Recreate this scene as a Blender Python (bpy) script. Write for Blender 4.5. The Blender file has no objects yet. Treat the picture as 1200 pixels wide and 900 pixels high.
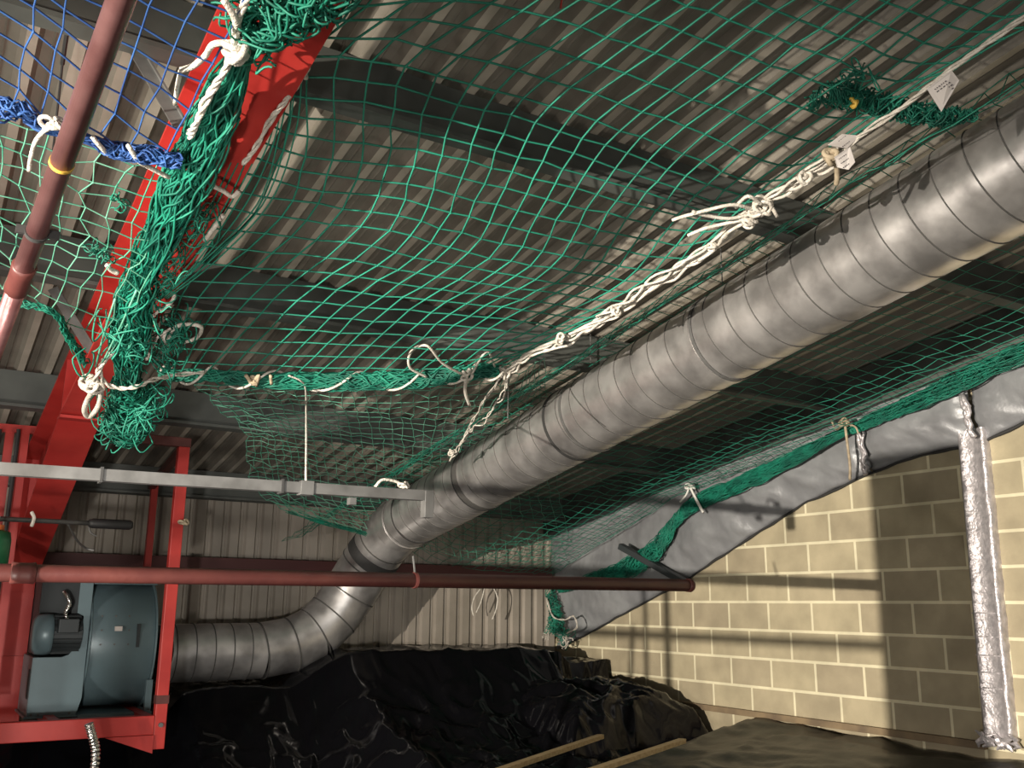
import bpy, math, random
import numpy as np
from mathutils import Vector, Matrix, noise

random.seed(7)
S = bpy.context.scene
COL = S.collection
R = math.radians

# ------------------------------------------------------------------ camera
FPX = 1113.95
YAW, PITCH, ROLL = R(31.828), R(13.1217), R(0.50385)
_f = np.array([math.sin(YAW)*math.cos(PITCH), math.cos(YAW)*math.cos(PITCH), math.sin(PITCH)])
_r0 = np.array([math.cos(YAW), -math.sin(YAW), 0.0])
_u0 = np.cross(_r0, _f)
_r = math.cos(ROLL)*_r0 + math.sin(ROLL)*_u0
_u = -math.sin(ROLL)*_r0 + math.cos(ROLL)*_u0
cam_d = bpy.data.cameras.new('camera')
cam_d.sensor_width = 36
cam_d.lens = 36*FPX/1200
cam_d.clip_start = 0.02
cam = bpy.data.objects.new('camera', cam_d)
cam.matrix_world = Matrix(((_r[0], _u[0], -_f[0], 0), (_r[1], _u[1], -_f[1], 0), (_r[2], _u[2], -_f[2], 0), (0, 0, 0, 1)))
COL.objects.link(cam)
S.camera = cam

# ------------------------------------------------------------------ world and lights
wd = bpy.data.worlds.new('world')
S.world = wd
wd.use_nodes = True
wd.node_tree.nodes['Background'].inputs[0].default_value = (0.75, 0.8, 0.85, 1)
wd.node_tree.nodes['Background'].inputs[1].default_value = 0.10

def lamp(kind, name, loc, energy, color, size=0.1, target=None, spot=None, blend=0.5):
    d = bpy.data.lights.new(name, kind)
    d.energy = energy
    d.color = color
    if kind == 'AREA':
        d.size = size
    else:
        d.shadow_soft_size = size
    if kind == 'SPOT':
        d.spot_size = R(spot)
        d.spot_blend = blend
    o = bpy.data.objects.new(name, d)
    o.location = loc
    if target is not None:
        o.rotation_euler = (Vector(target)-Vector(loc)).to_track_quat('-Z', 'Y').to_euler()
    COL.objects.link(o)
    return o

LK = (-4.5, 0.35, -0.08)
lamp('SPOT', 'work_light_left', LK, 5600, (1.0, 0.90, 0.76), 0.03, target=(5.68, 5.0, -0.35), spot=46, blend=0.75)
lamp('POINT', 'work_light_front', (-0.9, -0.8, -0.6), 95, (1.0, 0.94, 0.86), 0.12)
lamp('SPOT', 'fill_light_fan', (-1.1, -1.6, -0.5), 750, (1.0, 0.95, 0.88), 0.10, target=(1.5, 7.2, 0.0), spot=34, blend=0.8)  # added spot with no visible source, brightens the fan and red frame
lamp('SPOT', 'fill_light_bay', (-1.6, 1.2, -1.4), 170, (1.0, 0.90, 0.80), 0.10, target=(-0.15, 4.2, 1.6), spot=62, blend=0.8)  # fill spot added to brighten the roof of the left bay
lamp('POINT', 'fill_light_side', (-4.8, 2.4, -0.75), 480, (1.0, 0.93, 0.84), 0.12)  # unseen light added to graze the ceiling ribs and raise their contrast
lamp('POINT', 'fill_light_near', (-0.35, 2.0, -0.9), 95, (1.0, 0.92, 0.82), 0.10)  # another added rib light, kept just left of the view
lamp('AREA', 'fill_light_rear', (1.2, -2.6, -0.9), 22, (1.0, 0.93, 0.84), 0.5, target=(2.8, 4, 1.2))  # soft fill added behind the camera in place of ambient light
lamp('POINT', 'work_light_low', (4.6, 1.4, -1.2), 16, (1.0, 0.9, 0.78), 0.06)
S.view_settings.view_transform = 'Standard'
S.view_settings.look = 'None'
S.view_settings.exposure = 0.0
S.view_settings.gamma = 1.0
S.view_settings.use_curve_mapping = False

# ------------------------------------------------------------------ geometry helpers
YB, XW, Z0, T = 8.25, 5.68, 1.0, 0.164      # back wall, right wall, eave height, roof slope
FLOOR = -2.0

def roof(y):
    return Z0 + T*(YB-y)

def ray(x, y):
    return _f + _r*(x-600)/FPX + _u*(450-y)/FPX

def hx(x, y, a):
    d = ray(x, y); return Vector(d*a/d[0])

def hy(x, y, a):
    d = ray(x, y); return Vector(d*a/d[1])

def hr(x, y, off):
    d = ray(x, y); s = (Z0-off+T*YB)/(d[2]+T*d[1]); return Vector(d*s)

class MB:
    def __init__(s):
        s.v = []; s.f = []; s.m = []; s.cur = 0; s.marks = []
    def add(s, vs, fs):
        n = len(s.v)
        s.v += [tuple(v) for v in vs]
        for f in fs:
            s.f.append(tuple(i+n for i in f)); s.m.append(s.cur)
    def box(s, a, b):
        x0, y0, z0 = [min(a[i], b[i]) for i in range(3)]
        x1, y1, z1 = [max(a[i], b[i]) for i in range(3)]
        s.add([(x0,y0,z0),(x1,y0,z0),(x1,y1,z0),(x0,y1,z0),(x0,y0,z1),(x1,y0,z1),(x1,y1,z1),(x0,y1,z1)],
              [(0,3,2,1),(4,5,6,7),(0,1,5,4),(1,2,6,5),(2,3,7,6),(3,0,4,7)])
    def bar(s, p, q, w, h, up=(0,0,1)):
        p, q = Vector(p), Vector(q)
        d = (q-p).normalized(); a = d.cross(Vector(up)).normalized(); c = a.cross(d)
        vs = []
        for e in (p, q):
            for i, j in ((-1,-1),(1,-1),(1,1),(-1,1)):
                vs.append(e + a*i*w/2 + c*j*h/2)
        s.add(vs, [(0,1,2,3),(7,6,5,4),(0,4,5,1),(1,5,6,2),(2,6,7,3),(3,7,4,0)])
    def sweep(s, path, prof, closed=True):
        """prof: list of (a,b) offsets; path along arbitrary points, X side / Z up frame"""
        n = len(prof); vs = []
        for i, p in enumerate(path):
            p = Vector(p)
            d = (Vector(path[min(i+1, len(path)-1)])-Vector(path[max(i-1, 0)])).normalized()
            a = d.cross(Vector((0,0,1))).normalized(); c = a.cross(d)
            for (u, v) in prof:
                vs.append(p+a*u+c*v)
        fs = []
        for i in range(len(path)-1):
            for j in range(n if closed else n-1):
                k = (j+1) % n
                fs.append((i*n+j, i*n+k, (i+1)*n+k, (i+1)*n+j))
        if closed:
            fs.append(tuple(reversed(range(n)))); fs.append(tuple((len(path)-1)*n+j for j in range(n)))
        s.add(vs, fs)
    def tube(s, path, r, n=6, caps=True):
        pts = [Vector(p) for p in path]
        m = len(pts)
        if m < 2: return
        rs = r if isinstance(r, (list, tuple)) else [r]*m
        d0 = (pts[1]-pts[0]).normalized()
        a = d0.orthogonal().normalized()
        vs = []
        for i, p in enumerate(pts):
            d = (pts[min(i+1, m-1)]-pts[max(i-1, 0)])
            if d.length < 1e-9: d = d0
            d.normalize()
            a = a - d*a.dot(d)
            if a.length < 1e-6: a = d.orthogonal()
            a.normalize(); b = d.cross(a)
            for k in range(n):
                t = 2*math.pi*k/n
                vs.append(p + (a*math.cos(t)+b*math.sin(t))*rs[i])
        fs = [(i*n+k, i*n+(k+1) % n, (i+1)*n+(k+1) % n, (i+1)*n+k) for i in range(m-1) for k in range(n)]
        if caps:
            fs.append(tuple(reversed(range(n)))); fs.append(tuple((m-1)*n+k for k in range(n)))
        s.add(vs, fs)
    def torus(s, c, axis, R0, r, n=32, k=6):
        c = Vector(c); ax = Vector(axis).normalized(); a = ax.orthogonal().normalized(); b = ax.cross(a)
        vs = []
        for i in range(n):
            t = 2*math.pi*i/n; d = a*math.cos(t)+b*math.sin(t)
            for j in range(k):
                q = 2*math.pi*j/k
                vs.append(c+d*(R0+r*math.cos(q))+ax*r*math.sin(q))
        s.add(vs, [(i*k+j, ((i+1) % n)*k+j, ((i+1) % n)*k+(j+1) % k, i*k+(j+1) % k) for i in range(n) for j in range(k)])
    def grid(s, P):
        n = len(P[0]); vs = [p for row in P for p in row]
        s.add(vs, [(i*n+j, i*n+j+1, (i+1)*n+j+1, (i+1)*n+j) for i in range(len(P)-1) for j in range(n-1)])
    def mark(s):
        s.marks.append((len(s.v), len(s.f)))
    def build(s, name, mat, parent=None, smooth=False, bevel=0, solid=0):
        if s.marks:                                  # one object for each separate piece
            cuts = ([(0, 0)] if s.marks[0] != (0, 0) else [])+s.marks+[(len(s.v), len(s.f))]
            o = None
            for (v0, f0), (v1, f1) in zip(cuts, cuts[1:]):
                if v1 == v0: continue
                q = MB(); q.v = s.v[v0:v1]; q.f = [tuple(i-v0 for i in f) for f in s.f[f0:f1]]; q.m = s.m[f0:f1]
                o = q.build(name, mat, parent, smooth, bevel, solid)
            return o
        me = bpy.data.meshes.new(name)
        me.from_pydata(s.v, [], s.f)
        mats = mat if isinstance(mat, (list, tuple)) else [mat]
        for m in mats: me.materials.append(m)
        if len(mats) > 1: me.polygons.foreach_set('material_index', s.m)
        if smooth: me.polygons.foreach_set('use_smooth', [True]*len(s.f))
        me.update()
        o = bpy.data.objects.new(name, me)
        COL.objects.link(o)
        if parent: o.parent = parent
        if solid:
            md = o.modifiers.new('solid', 'SOLIDIFY'); md.thickness = solid; md.offset = 0
        if bevel:
            md = o.modifiers.new('bevel', 'BEVEL'); md.width = bevel; md.segments = 2
        return o

def tag(o, label=None, cat=None, group=None, kind=None):
    if label: o['label'] = label
    if cat: o['category'] = cat
    if group: o['group'] = group
    if kind: o['kind'] = kind
    return o

def thing(name, label, cat, group=None):
    o = bpy.data.objects.new(name, None)
    o.empty_display_size = 0.1
    COL.objects.link(o)
    return tag(o, label, cat, group)

def cr(pts, sub=6):
    """Catmull-Rom through points"""
    P = [Vector(p) for p in pts]
    P = [P[0]*2-P[1]] + P + [P[-1]*2-P[-2]]
    out = []
    for i in range(1, len(P)-2):
        for k in range(sub):
            t = k/sub
            a, b, c, d = P[i-1], P[i], P[i+1], P[i+2]
            out.append(0.5*((2*b)+(c-a)*t+(2*a-5*b+4*c-d)*t*t+(3*b-a-3*c+d)*t**3))
    out.append(P[-2])
    return out

# ------------------------------------------------------------------ materials
def mat(name, color, rough=0.6, metal=0.0, var=None, vscale=5, bump=0, bscale=40, spec=0.5, rvar=0, detail=4, stretch=None):
    m = bpy.data.materials.new(name); m.use_nodes = True
    nt = m.node_tree; b = nt.nodes['Principled BSDF']
    b.inputs['Roughness'].default_value = rough
    b.inputs['Metallic'].default_value = metal
    b.inputs['Specular IOR Level'].default_value = spec
    b.inputs['Base Color'].default_value = (*color, 1)
    tc = nt.nodes.new('ShaderNodeTexCoord')
    src = tc.outputs['Object']
    if stretch:
        mp = nt.nodes.new('ShaderNodeMapping'); mp.inputs['Scale'].default_value = stretch
        nt.links.new(src, mp.inputs[0]); src = mp.outputs[0]
    if var:
        n = nt.nodes.new('ShaderNodeTexNoise'); n.inputs['Scale'].default_value = vscale; n.inputs['Detail'].default_value = detail
        nt.links.new(src, n.inputs['Vector'])
        rp = nt.nodes.new('ShaderNodeValToRGB'); rp.color_ramp.elements[0].position = 0.35; rp.color_ramp.elements[1].position = 0.65
        rp.color_ramp.elements[0].color = (*var, 1); rp.color_ramp.elements[1].color = (*color, 1)
        nt.links.new(n.outputs[0], rp.inputs[0]); nt.links.new(rp.outputs[0], b.inputs['Base Color'])
        if rvar:
            mr = nt.nodes.new('ShaderNodeMapRange'); mr.inputs[3].default_value = rough-rvar; mr.inputs[4].default_value = rough+rvar
            nt.links.new(n.outputs[0], mr.inputs[0]); nt.links.new(mr.outputs[0], b.inputs['Roughness'])
    if bump:
        n2 = nt.nodes.new('ShaderNodeTexNoise'); n2.inputs['Scale'].default_value = bscale; n2.inputs['Detail'].default_value = 3
        nt.links.new(src, n2.inputs['Vector'])
        bp = nt.nodes.new('ShaderNodeBump'); bp.inputs['Strength'].default_value = bump; bp.inputs['Distance'].default_value = 0.01
        nt.links.new(n2.outputs[0], bp.inputs['Height']); nt.links.new(bp.outputs[0], b.inputs['Normal'])
    return m

M = {}
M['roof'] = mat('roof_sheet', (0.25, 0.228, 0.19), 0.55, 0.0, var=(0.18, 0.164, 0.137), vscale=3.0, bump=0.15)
M['rib'] = mat('lit_roof_rib', (0.50, 0.455, 0.385), 0.5, 0.0, var=(0.36, 0.325, 0.27), vscale=3.0, bump=0.1)  # lighter colour stands in for light catching the rib faces
M['clad'] = mat('wall_cladding', (0.36, 0.32, 0.275), 0.6, 0.0, var=(0.27, 0.24, 0.20), vscale=2.5, bump=0.1)
M['purlin'] = mat('dull_galvanised_steel', (0.115, 0.125, 0.115), 0.6, 0.2, var=(0.075, 0.08, 0.075), vscale=4)
M['red'] = mat('red_paint', (0.50, 0.042, 0.034), 0.42, 0, var=(0.40, 0.028, 0.024), vscale=5, bump=0.05)
M['darkred'] = mat('dark_red_pipe_paint', (0.115, 0.034, 0.028), 0.45, 0, var=(0.08, 0.022, 0.02), vscale=7, bump=0.08)
M['maroon'] = mat('maroon_pipe_paint', (0.40, 0.20, 0.20), 0.30, 0.7, var=(0.26, 0.11, 0.11), vscale=9, bump=0.08)
M['duct'] = mat('galvanised_duct', (0.78, 0.76, 0.75), 0.34, 0.80, var=(0.44, 0.425, 0.42), vscale=6, rvar=0.10, bump=0.06, bscale=25, detail=8)
M['seam'] = mat('duct_seam', (0.07, 0.068, 0.065), 0.7, 0.1)
M['gap'] = mat('dark_sealant', (0.03, 0.03, 0.03), 0.7)
M['strut'] = mat('galvanised_channel', (0.17, 0.17, 0.168), 0.5, 0.4, var=(0.11, 0.11, 0.108), vscale=12)
M['fan'] = mat('fan_grey_enamel', (0.15, 0.22, 0.245), 0.36, 0.1, var=(0.12, 0.175, 0.195), vscale=3)
M['fand'] = mat('fan_dark_steel', (0.035, 0.042, 0.045), 0.5, 0.2)
M['black'] = mat('black_rubber', (0.012, 0.012, 0.013), 0.6)
M['foilflex'] = mat('flexible_foil', (0.75, 0.75, 0.74), 0.2, 1.0, bump=0.4, bscale=60)
M['green'] = mat('green_twine', (0.022, 0.27, 0.18), 0.6, var=(0.014, 0.17, 0.115), vscale=8)
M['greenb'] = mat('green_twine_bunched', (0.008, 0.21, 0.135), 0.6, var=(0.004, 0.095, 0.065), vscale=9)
M['greenp'] = mat('pale_green_twine', (0.16, 0.40, 0.29), 0.6, var=(0.05, 0.27, 0.18), vscale=8)
M['blue'] = mat('blue_twine', (0.035, 0.12, 0.36), 0.6, var=(0.015, 0.05, 0.20), vscale=9)
M['rope'] = mat('white_rope', (0.74, 0.70, 0.63), 0.8, var=(0.50, 0.46, 0.40), vscale=30, bump=0.6, bscale=150)
M['cord'] = mat('tan_cord', (0.52, 0.43, 0.30), 0.8, var=(0.36, 0.29, 0.2), vscale=30)
M['poly'] = mat('black_polythene', (0.0035, 0.0035, 0.0045), 0.13, 0, bump=0.12, bscale=7, spec=0.18)
M['poly2'] = mat('dusty_olive_polythene', (0.024, 0.025, 0.018), 0.38, 0, var=(0.010, 0.010, 0.008), vscale=4, bump=0.5, bscale=8)
M['timber'] = mat('sawn_timber', (0.56, 0.43, 0.24), 0.7, var=(0.42, 0.30, 0.15), vscale=5, stretch=(1, 12, 12))
M['timberd'] = mat('dusty_timber', (0.26, 0.19, 0.11), 0.75, var=(0.15, 0.11, 0.07), vscale=5)
M['foil'] = mat('grey_foil_sheet', (0.33, 0.34, 0.355), 0.40, 0.25, var=(0.24, 0.245, 0.26), vscale=3, bump=0.5, bscale=14)
M['tape'] = mat('silver_foil_tape', (0.66, 0.62, 0.64), 0.42, 0.55, var=(0.46, 0.44, 0.46), vscale=22, bump=0.8, bscale=38, rvar=0.08)
M['paper'] = mat('paper_tag', (0.74, 0.69, 0.66), 0.7)
M['ink'] = mat('tag_ink', (0.12, 0.11, 0.12), 0.7)
M['yellow'] = mat('yellow_tape', (0.75, 0.48, 0.08), 0.5)
M['white'] = mat('white_plastic', (0.75, 0.74, 0.70), 0.5)
M['floor'] = mat('concrete_floor', (0.10, 0.095, 0.085), 0.8, var=(0.06, 0.058, 0.05), vscale=2)
M['greenplastic'] = mat('green_plastic', (0.02, 0.14, 0.06), 0.4)

def block_material():
    m = bpy.data.materials.new('concrete_blockwork'); m.use_nodes = True
    nt = m.node_tree; b = nt.nodes['Principled BSDF']; b.inputs['Roughness'].default_value = 0.85
    tc = nt.nodes.new('ShaderNodeTexCoord'); sp = nt.nodes.new('ShaderNodeSeparateXYZ'); cb = nt.nodes.new('ShaderNodeCombineXYZ')
    nt.links.new(tc.outputs['Object'], sp.inputs[0])
    def add(sock, v):
        a = nt.nodes.new('ShaderNodeMath'); a.operation = 'ADD'; a.inputs[1].default_value = v
        nt.links.new(sock, a.inputs[0]); return a.outputs[0]
    # courses: bed joints at z = 0.048 + k*0.214 ; perpends at y = 3.882 + k*0.4245 in the course above that joint
    nt.links.new(add(sp.outputs[1], -3.882+0.4245*40.5+0.004), cb.inputs[0])
    nt.links.new(add(sp.outputs[2], -0.048+0.214*40+0.004), cb.inputs[1])
    br = nt.nodes.new('ShaderNodeTexBrick')
    br.offset = 0.5; br.offset_frequency = 2; br.squash = 1
    br.inputs['Scale'].default_value = 1
    br.inputs['Brick Width'].default_value = 0.4245
    br.inputs['Row Height'].default_value = 0.214
    br.inputs['Mortar Size'].default_value = 0.0115
    br.inputs['Mortar Smooth'].default_value = 0.25
    br.inputs['Bias'].default_value = 0.0
    br.inputs['Color1'].default_value = (0.45, 0.39, 0.26, 1)
    br.inputs['Color2'].default_value = (0.37, 0.315, 0.215, 1)
    br.inputs['Mortar'].default_value = (0.74, 0.68, 0.48, 1)
    nt.links.new(cb.outputs[0], br.inputs['Vector'])
    n = nt.nodes.new('ShaderNodeTexNoise'); n.inputs['Scale'].default_value = 5; n.inputs['Detail'].default_value = 8
    nt.links.new(tc.outputs['Object'], n.inputs['Vector'])
    mr = nt.nodes.new('ShaderNodeMapRange'); mr.inputs[1].default_value = 0.3; mr.inputs[2].default_value = 0.7; mr.inputs[3].default_value = 0.82; mr.inputs[4].default_value = 1.1
    nt.links.new(n.outputs[0], mr.inputs[0])
    mx = nt.nodes.new('ShaderNodeMix'); mx.data_type = 'RGBA'; mx.blend_type = 'MULTIPLY'; mx.inputs[0].default_value = 1
    nt.links.new(br.outputs['Color'], mx.inputs[6]); nt.links.new(mr.outputs[0], mx.inputs[7])
    nt.links.new(mx.outputs[2], b.inputs['Base Color'])
    n2 = nt.nodes.new('ShaderNodeTexNoise'); n2.inputs['Scale'].default_value = 60; n2.inputs['Detail'].default_value = 4
    nt.links.new(tc.outputs['Object'], n2.inputs['Vector'])
    m1 = nt.nodes.new('ShaderNodeMath'); m1.operation = 'MULTIPLY_ADD'; m1.inputs[1].default_value = 1.5
    nt.links.new(br.outputs['Fac'], m1.inputs[0]); nt.links.new(n2.outputs[0], m1.inputs[2])
    bp = nt.nodes.new('ShaderNodeBump'); bp.inputs['Strength'].default_value = 0.35; bp.inputs['Distance'].default_value = 0.006
    nt.links.new(m1.outputs[0], bp.inputs['Height']); nt.links.new(bp.outputs[0], b.inputs['Normal'])
    return m
M['block'] = block_material()

# ------------------------------------------------------------------ the setting
def corrugated(period, depth):
    """one period of a box profile as (u, w)"""
    return [(0.0, 0.0), (0.30, 0.0), (0.42, 1.0), (0.88, 1.0)], period, depth

def profile_points(x0, x1, period, depth):
    pts = []; x = x0
    while x < x1:
        for (u, w) in ((0.0, 0.0), (0.50, 0.0), (0.62, 1.0), (0.70, 1.0), (0.745, 0.86), (0.79, 1.0), (0.90, 1.0)):
            pts.append((x+u*period, w*depth))
        x += period
    return pts

def roof_points(x0, x1, period, depth):
    pts = []; x = x0
    while x < x1:
        for (u, w) in ((0.0, 0.0), (0.24, 0.0), (0.36, 1.0), (0.56, 1.0), (0.60, 0.84), (0.64, 1.0), (0.88, 1.0)):
            pts.append((x+u*period, w*depth))
        x += period
    return pts
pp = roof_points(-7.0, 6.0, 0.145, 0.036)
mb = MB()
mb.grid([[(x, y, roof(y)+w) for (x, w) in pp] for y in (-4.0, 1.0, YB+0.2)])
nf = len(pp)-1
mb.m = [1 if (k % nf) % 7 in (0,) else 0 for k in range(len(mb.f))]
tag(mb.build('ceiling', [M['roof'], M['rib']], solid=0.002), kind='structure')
pp = profile_points(-7.0, XW, 0.143, 0.028)
mb = MB()
mb.grid([[(x, YB+w, z) for (x, w) in pp] for z in (FLOOR, 0.4, Z0+0.02)])
tag(mb.build('wall_back', M['clad'], solid=0.002), kind='structure')
mb = MB(); mb.box((XW, -4.0, FLOOR), (XW+0.2, YB+0.2, 3.2))
tag(mb.build('wall_right', M['block']), kind='structure')
mb = MB(); mb.box((-7.2, -4.0, FLOOR), (-7.0, YB+0.2, 3.2))
tag(mb.build('wall_left', M['clad']), kind='structure')
mb = MB(); mb.box((-7.2, -4.2, FLOOR-0.2), (XW+0.2, YB+0.2, FLOOR))
tag(mb.build('floor', M['floor']), kind='structure')
# horizontal rail on the back wall
mb = MB(); mb.sweep([(-6.9, YB-0.10, 0.32), (5.5, YB-0.10, 0.32)], [(-0.09, -0.045), (0.09, -0.045), (0.09, 0.045), (-0.09, 0.045)])
tag(mb.build('side_rail', mat('maroon_rail_paint', (0.07, 0.018, 0.018), 0.6)), 'dark maroon steel rail running across the ribbed back wall behind the duct', 'rail')

# purlins: Z sections under the sheets
def purlin(Y, label):
    zt = roof(Y)
    mb = MB()
    h = 0.235
    # web with lipped flanges; cross section in the Y-Z plane
    prof = [(-0.004, 0), (-0.060, 0), (-0.060, -0.018), (-0.056, -0.018), (-0.056, -0.004), (-0.004, -0.004), (-0.004, -h),
            (0.060, -h), (0.060, -h+0.018), (0.056, -h+0.018), (0.056, -h+0.004), (0.000, -h+0.004), (0.0, 0)]
    pts = [(-6.9, XW-0.02)]
    vs = []
    for X in (-6.9, XW-0.03):
        vs += [(X, Y-a, zt+b-T*0-0.004+a*T) for (a, b) in prof]
    n = len(prof)
    fs = [(j, (j+1) % n, n+(j+1) % n, n+j) for j in range(n)] + [tuple(range(n)), tuple(reversed(range(n, 2*n)))]
    mb.add(vs, fs)
    # swaged ridges along the web (pressed lines)
    o = mb.build('roof_purlin', M['purlin'])
    tag(o, label, 'purlin', 'steel purlins under the corrugated roof')
    return o
for Y, lb in ((2.85, 'steel roof purlin crossing the top of the picture, nearest to the camera'),
              (4.5, 'steel roof purlin second from the camera, meeting the tied net knot on the foil beam'),
              (6.2, 'steel roof purlin third from the camera, just beyond the white-lashed net hem'),
              (7.9, 'steel eaves purlin farthest from the camera at the top of the ribbed back wall')):
    purlin(Y, lb or 'steel roof purlin overhead, out of view')

# small cleats where purlins meet the foil beam: skip; red portal frame ---------------------------------
pf = thing('portal_frame', 'red painted steel portal frame with sloping rafter and deep haunch at the left', 'steel frame')
XL, XR = 0.555, 0.755
def ibeam(mb, p_top, p_bot, x0, x1, tf=0.014, tw=0.01):
    """I section between top flange polyline and bottom flange polyline (lists of (Y, Z))"""
    def slab(poly, dz):
        vs = []
        for (y, z) in poly:
            vs += [(x0, y, z), (x1, y, z), (x1, y, z+dz), (x0, y, z+dz)]
        fs = []
        for i in range(len(poly)-1):
            for j in range(4):
                k = (j+1) % 4
                fs.append((i*4+j, i*4+k, (i+1)*4+k, (i+1)*4+j))
        fs += [(3, 2, 1, 0), tuple((len(poly)-1)*4+j for j in range(4))]
        mb.add(vs, fs)
    slab(p_top, -tf)
    slab(p_bot, tf)
    xm = (x0+x1)/2
    ys = sorted(set([p[0] for p in p_top]+[p[0] for p in p_bot]))
    def at(poly, y):
        return float(np.interp(y, [p[0] for p in poly], [p[1] for p in poly]))
    vs = []
    for y in ys:
        a, b = at(p_top, y)-tf, at(p_bot, y)+tf
        vs += [(xm-tw/2, y, b), (xm+tw/2, y, b), (xm+tw/2, y, a), (xm-tw/2, y, a)]
    fs = [(i*4+j, i*4+(j+1) % 4, (i+1)*4+(j+1) % 4, (i+1)*4+j) for i in range(len(ys)-1) for j in range(4)]
    mb.add(vs, fs)
topz = lambda y: roof(y)-0.245
mb = MB(); ibeam(mb, [(-4, topz(-4)), (5.29, topz(5.29))], [(-4, roof(-4)-0.555), (5.29, roof(5.29)-0.555)], XL, XR)
mb.build('rafter', M['red'], pf)
mb = MB(); ibeam(mb, [(5.29, topz(5.29)), (7.46, topz(7.46))], [(5.29, roof(5.29)-0.555), (7.46, 0.14)], XL, XR)
mb.build('haunch', M['red'], pf)
mb = MB()
mb.box((XL, 7.46, FLOOR), (XR, 7.475, 0.95)); mb.box((XL, 7.97, FLOOR), (XR, 7.985, 0.80)); mb.box((0.65, 7.47, FLOOR), (0.66, 7.98, 0.80))
mb.build('column', M['red'], pf)
mb = MB()
for (y0, z0, z1) in ((5.29, roof(5.29)-0.54, topz(5.29)-0.014), (7.1, 0.29, topz(7.1)-0.014)):
    mb.mark()
    mb.box((XL+0.005, y0-0.008, z0), (0.65, y0+0.008, z1)); mb.box((0.66, y0-0.008, z0), (XR-0.005, y0+0.008, z1))
mb.mark(); mb.box((XL-0.002, 5.25, roof(5.29)-0.57), (XR+0.002, 5.37, roof(5.29)-0.555))
mb.build('stiffener_plate', M['red'], pf)
mb = MB(); mb.box((XL-0.0, 7.44, -0.42), (XR, 7.46, -0.36)); mb.mark(); mb.box((XL, 7.44, 0.02), (XR, 7.46, 0.06))
mb.build('end_plate', M['red'], pf)

# flat steel stays in the left bay
def stay(p, q, label):
    mb = MB(); mb.bar(p, q, 0.045, 0.006, up=(0, 1, 0.2)); mb.bar((Vector(p)+Vector((0.02,0,0.0))), (Vector(q)+Vector((0.02,0,0))), 0.006, 0.04, up=(0,1,0.2))
    tag(mb.build('fly_brace', M['strut']), label, 'brace', 'angle braces from the red rafter to the purlins')
stay(hy(146, 36, 2.92), hr(212, 148, 0.50), 'grey steel angle brace slanting from upper purlin to the red rafter at top left')
stay(hy(62, 338, 4.60), hr(108, 412, 0.52), 'grey steel angle brace slanting down to the red rafter, beside the lower net knot')

# ------------------------------------------------------------------ spiral duct
DR = 0.225
def dpos(y): return Vector((3.317, y, 1.19-0.185*(y-4)))
dt = thing('spiral_duct', 'large galvanised spiral-wound duct sloping down to the fan', 'duct')
Yend = 7.05
mb = MB()
ys = [-2.0+i*(Yend+2.0)/120 for i in range(121)]
mb.tube([dpos(y) for y in ys], DR, 64, caps=False)
mb.build('main_run', M['duct'], dt, smooth=True)
# spiral lock seam
mb = MB()
ax = (dpos(5)-dpos(4)).normalized(); a = Vector((1, 0, 0)); b = ax.cross(a)
Ltot = (dpos(Yend)-dpos(-2)).length
pitch = 0.142; nturn = int(Ltot/pitch)
path = []
for i in range(nturn*40):
    t = i/40.0
    c = dpos(-2)+ax*(t*pitch)
    path.append(c+(a*math.cos(2*math.pi*t)+b*math.sin(2*math.pi*t))*(DR+0.0005))
mb.tube(path, 0.0035, 5)
mb.build('spiral_seam', M['seam'], dt, smooth=True)
# joint bands
def ring(mb, c, axis, r, w, th=0.004, n=48):
    ax = Vector(axis).normalized(); a = ax.orthogonal().normalized(); b = ax.cross(a)
    vs = []
    for i in range(n):
        t = 2*math.pi*i/n; d = a*math.cos(t)+b*math.sin(t)
        for (rr, ww) in ((r, -w/2), (r+th, -w/2), (r+th, w/2), (r, w/2)):
            vs.append(Vector(c)+d*rr+ax*ww)
    mb.add(vs, [(i*4+j, ((i+1) % n)*4+j, ((i+1) % n)*4+(j+1) % 4, i*4+(j+1) % 4) for i in range(n) for j in range(4)])
for yc, w, mt, nm in ((3.33, 0.012, 'gap', 'joint_seal'), (3.36, 0.03, 'duct', 'joint_band'), (4.62, 0.02, 'gap', 'joint_seal'), (5.72, 0.05, 'seam', 'clamp_band'),
                      (5.76, 0.012, 'gap', 'joint_seal'), (6.72, 0.012, 'gap', 'joint_seal'), (6.90, 0.03, 'duct', 'joint_band')):
    mb = MB(); ring(mb, dpos(yc), ax, DR+0.001, w, 0.005); mb.build(nm, M[mt], dt, smooth=False)
# upper elbow, drop, lower elbow, horizontal leg
def elbow_path(P, nseg=1):
    return P
k0 = dpos(Yend)
drop = [k0, Vector((3.29, 7.28, 0.50)), Vector((3.22, 7.45, 0.32)), Vector((3.13, 7.56, 0.10)), Vector((3.01, 7.60, -0.09)), Vector((2.86, 7.61, -0.23)), Vector((2.66, 7.61, -0.32)), Vector((2.42, 7.61, -0.36))]
def mitre_tube(pts, r, n=48):
    mb = MB(); mb.tube(pts, r, n, caps=False); return mb
mb = mitre_tube(drop[0:4], 0.222)
o = mb.build('upper_elbow', M['duct'], dt, smooth=True)
mb = mitre_tube(drop[3:6], 0.218)
mb.build('lower_elbow', M['duct'], dt, smooth=True)
mb = mitre_tube(drop[5:8], 0.214)
mb.build('lower_elbow_segment', M['duct'], dt, smooth=True)
mb = MB()
leg = [drop[-1]+(Vector((1.62, 7.61, -0.37))-drop[-1])*i/12 for i in range(13)]
mb.tube(leg, 0.212, 48, caps=False)
mb.build('horizontal_leg', M['duct'], dt, smooth=True)
mb = MB()
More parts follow.
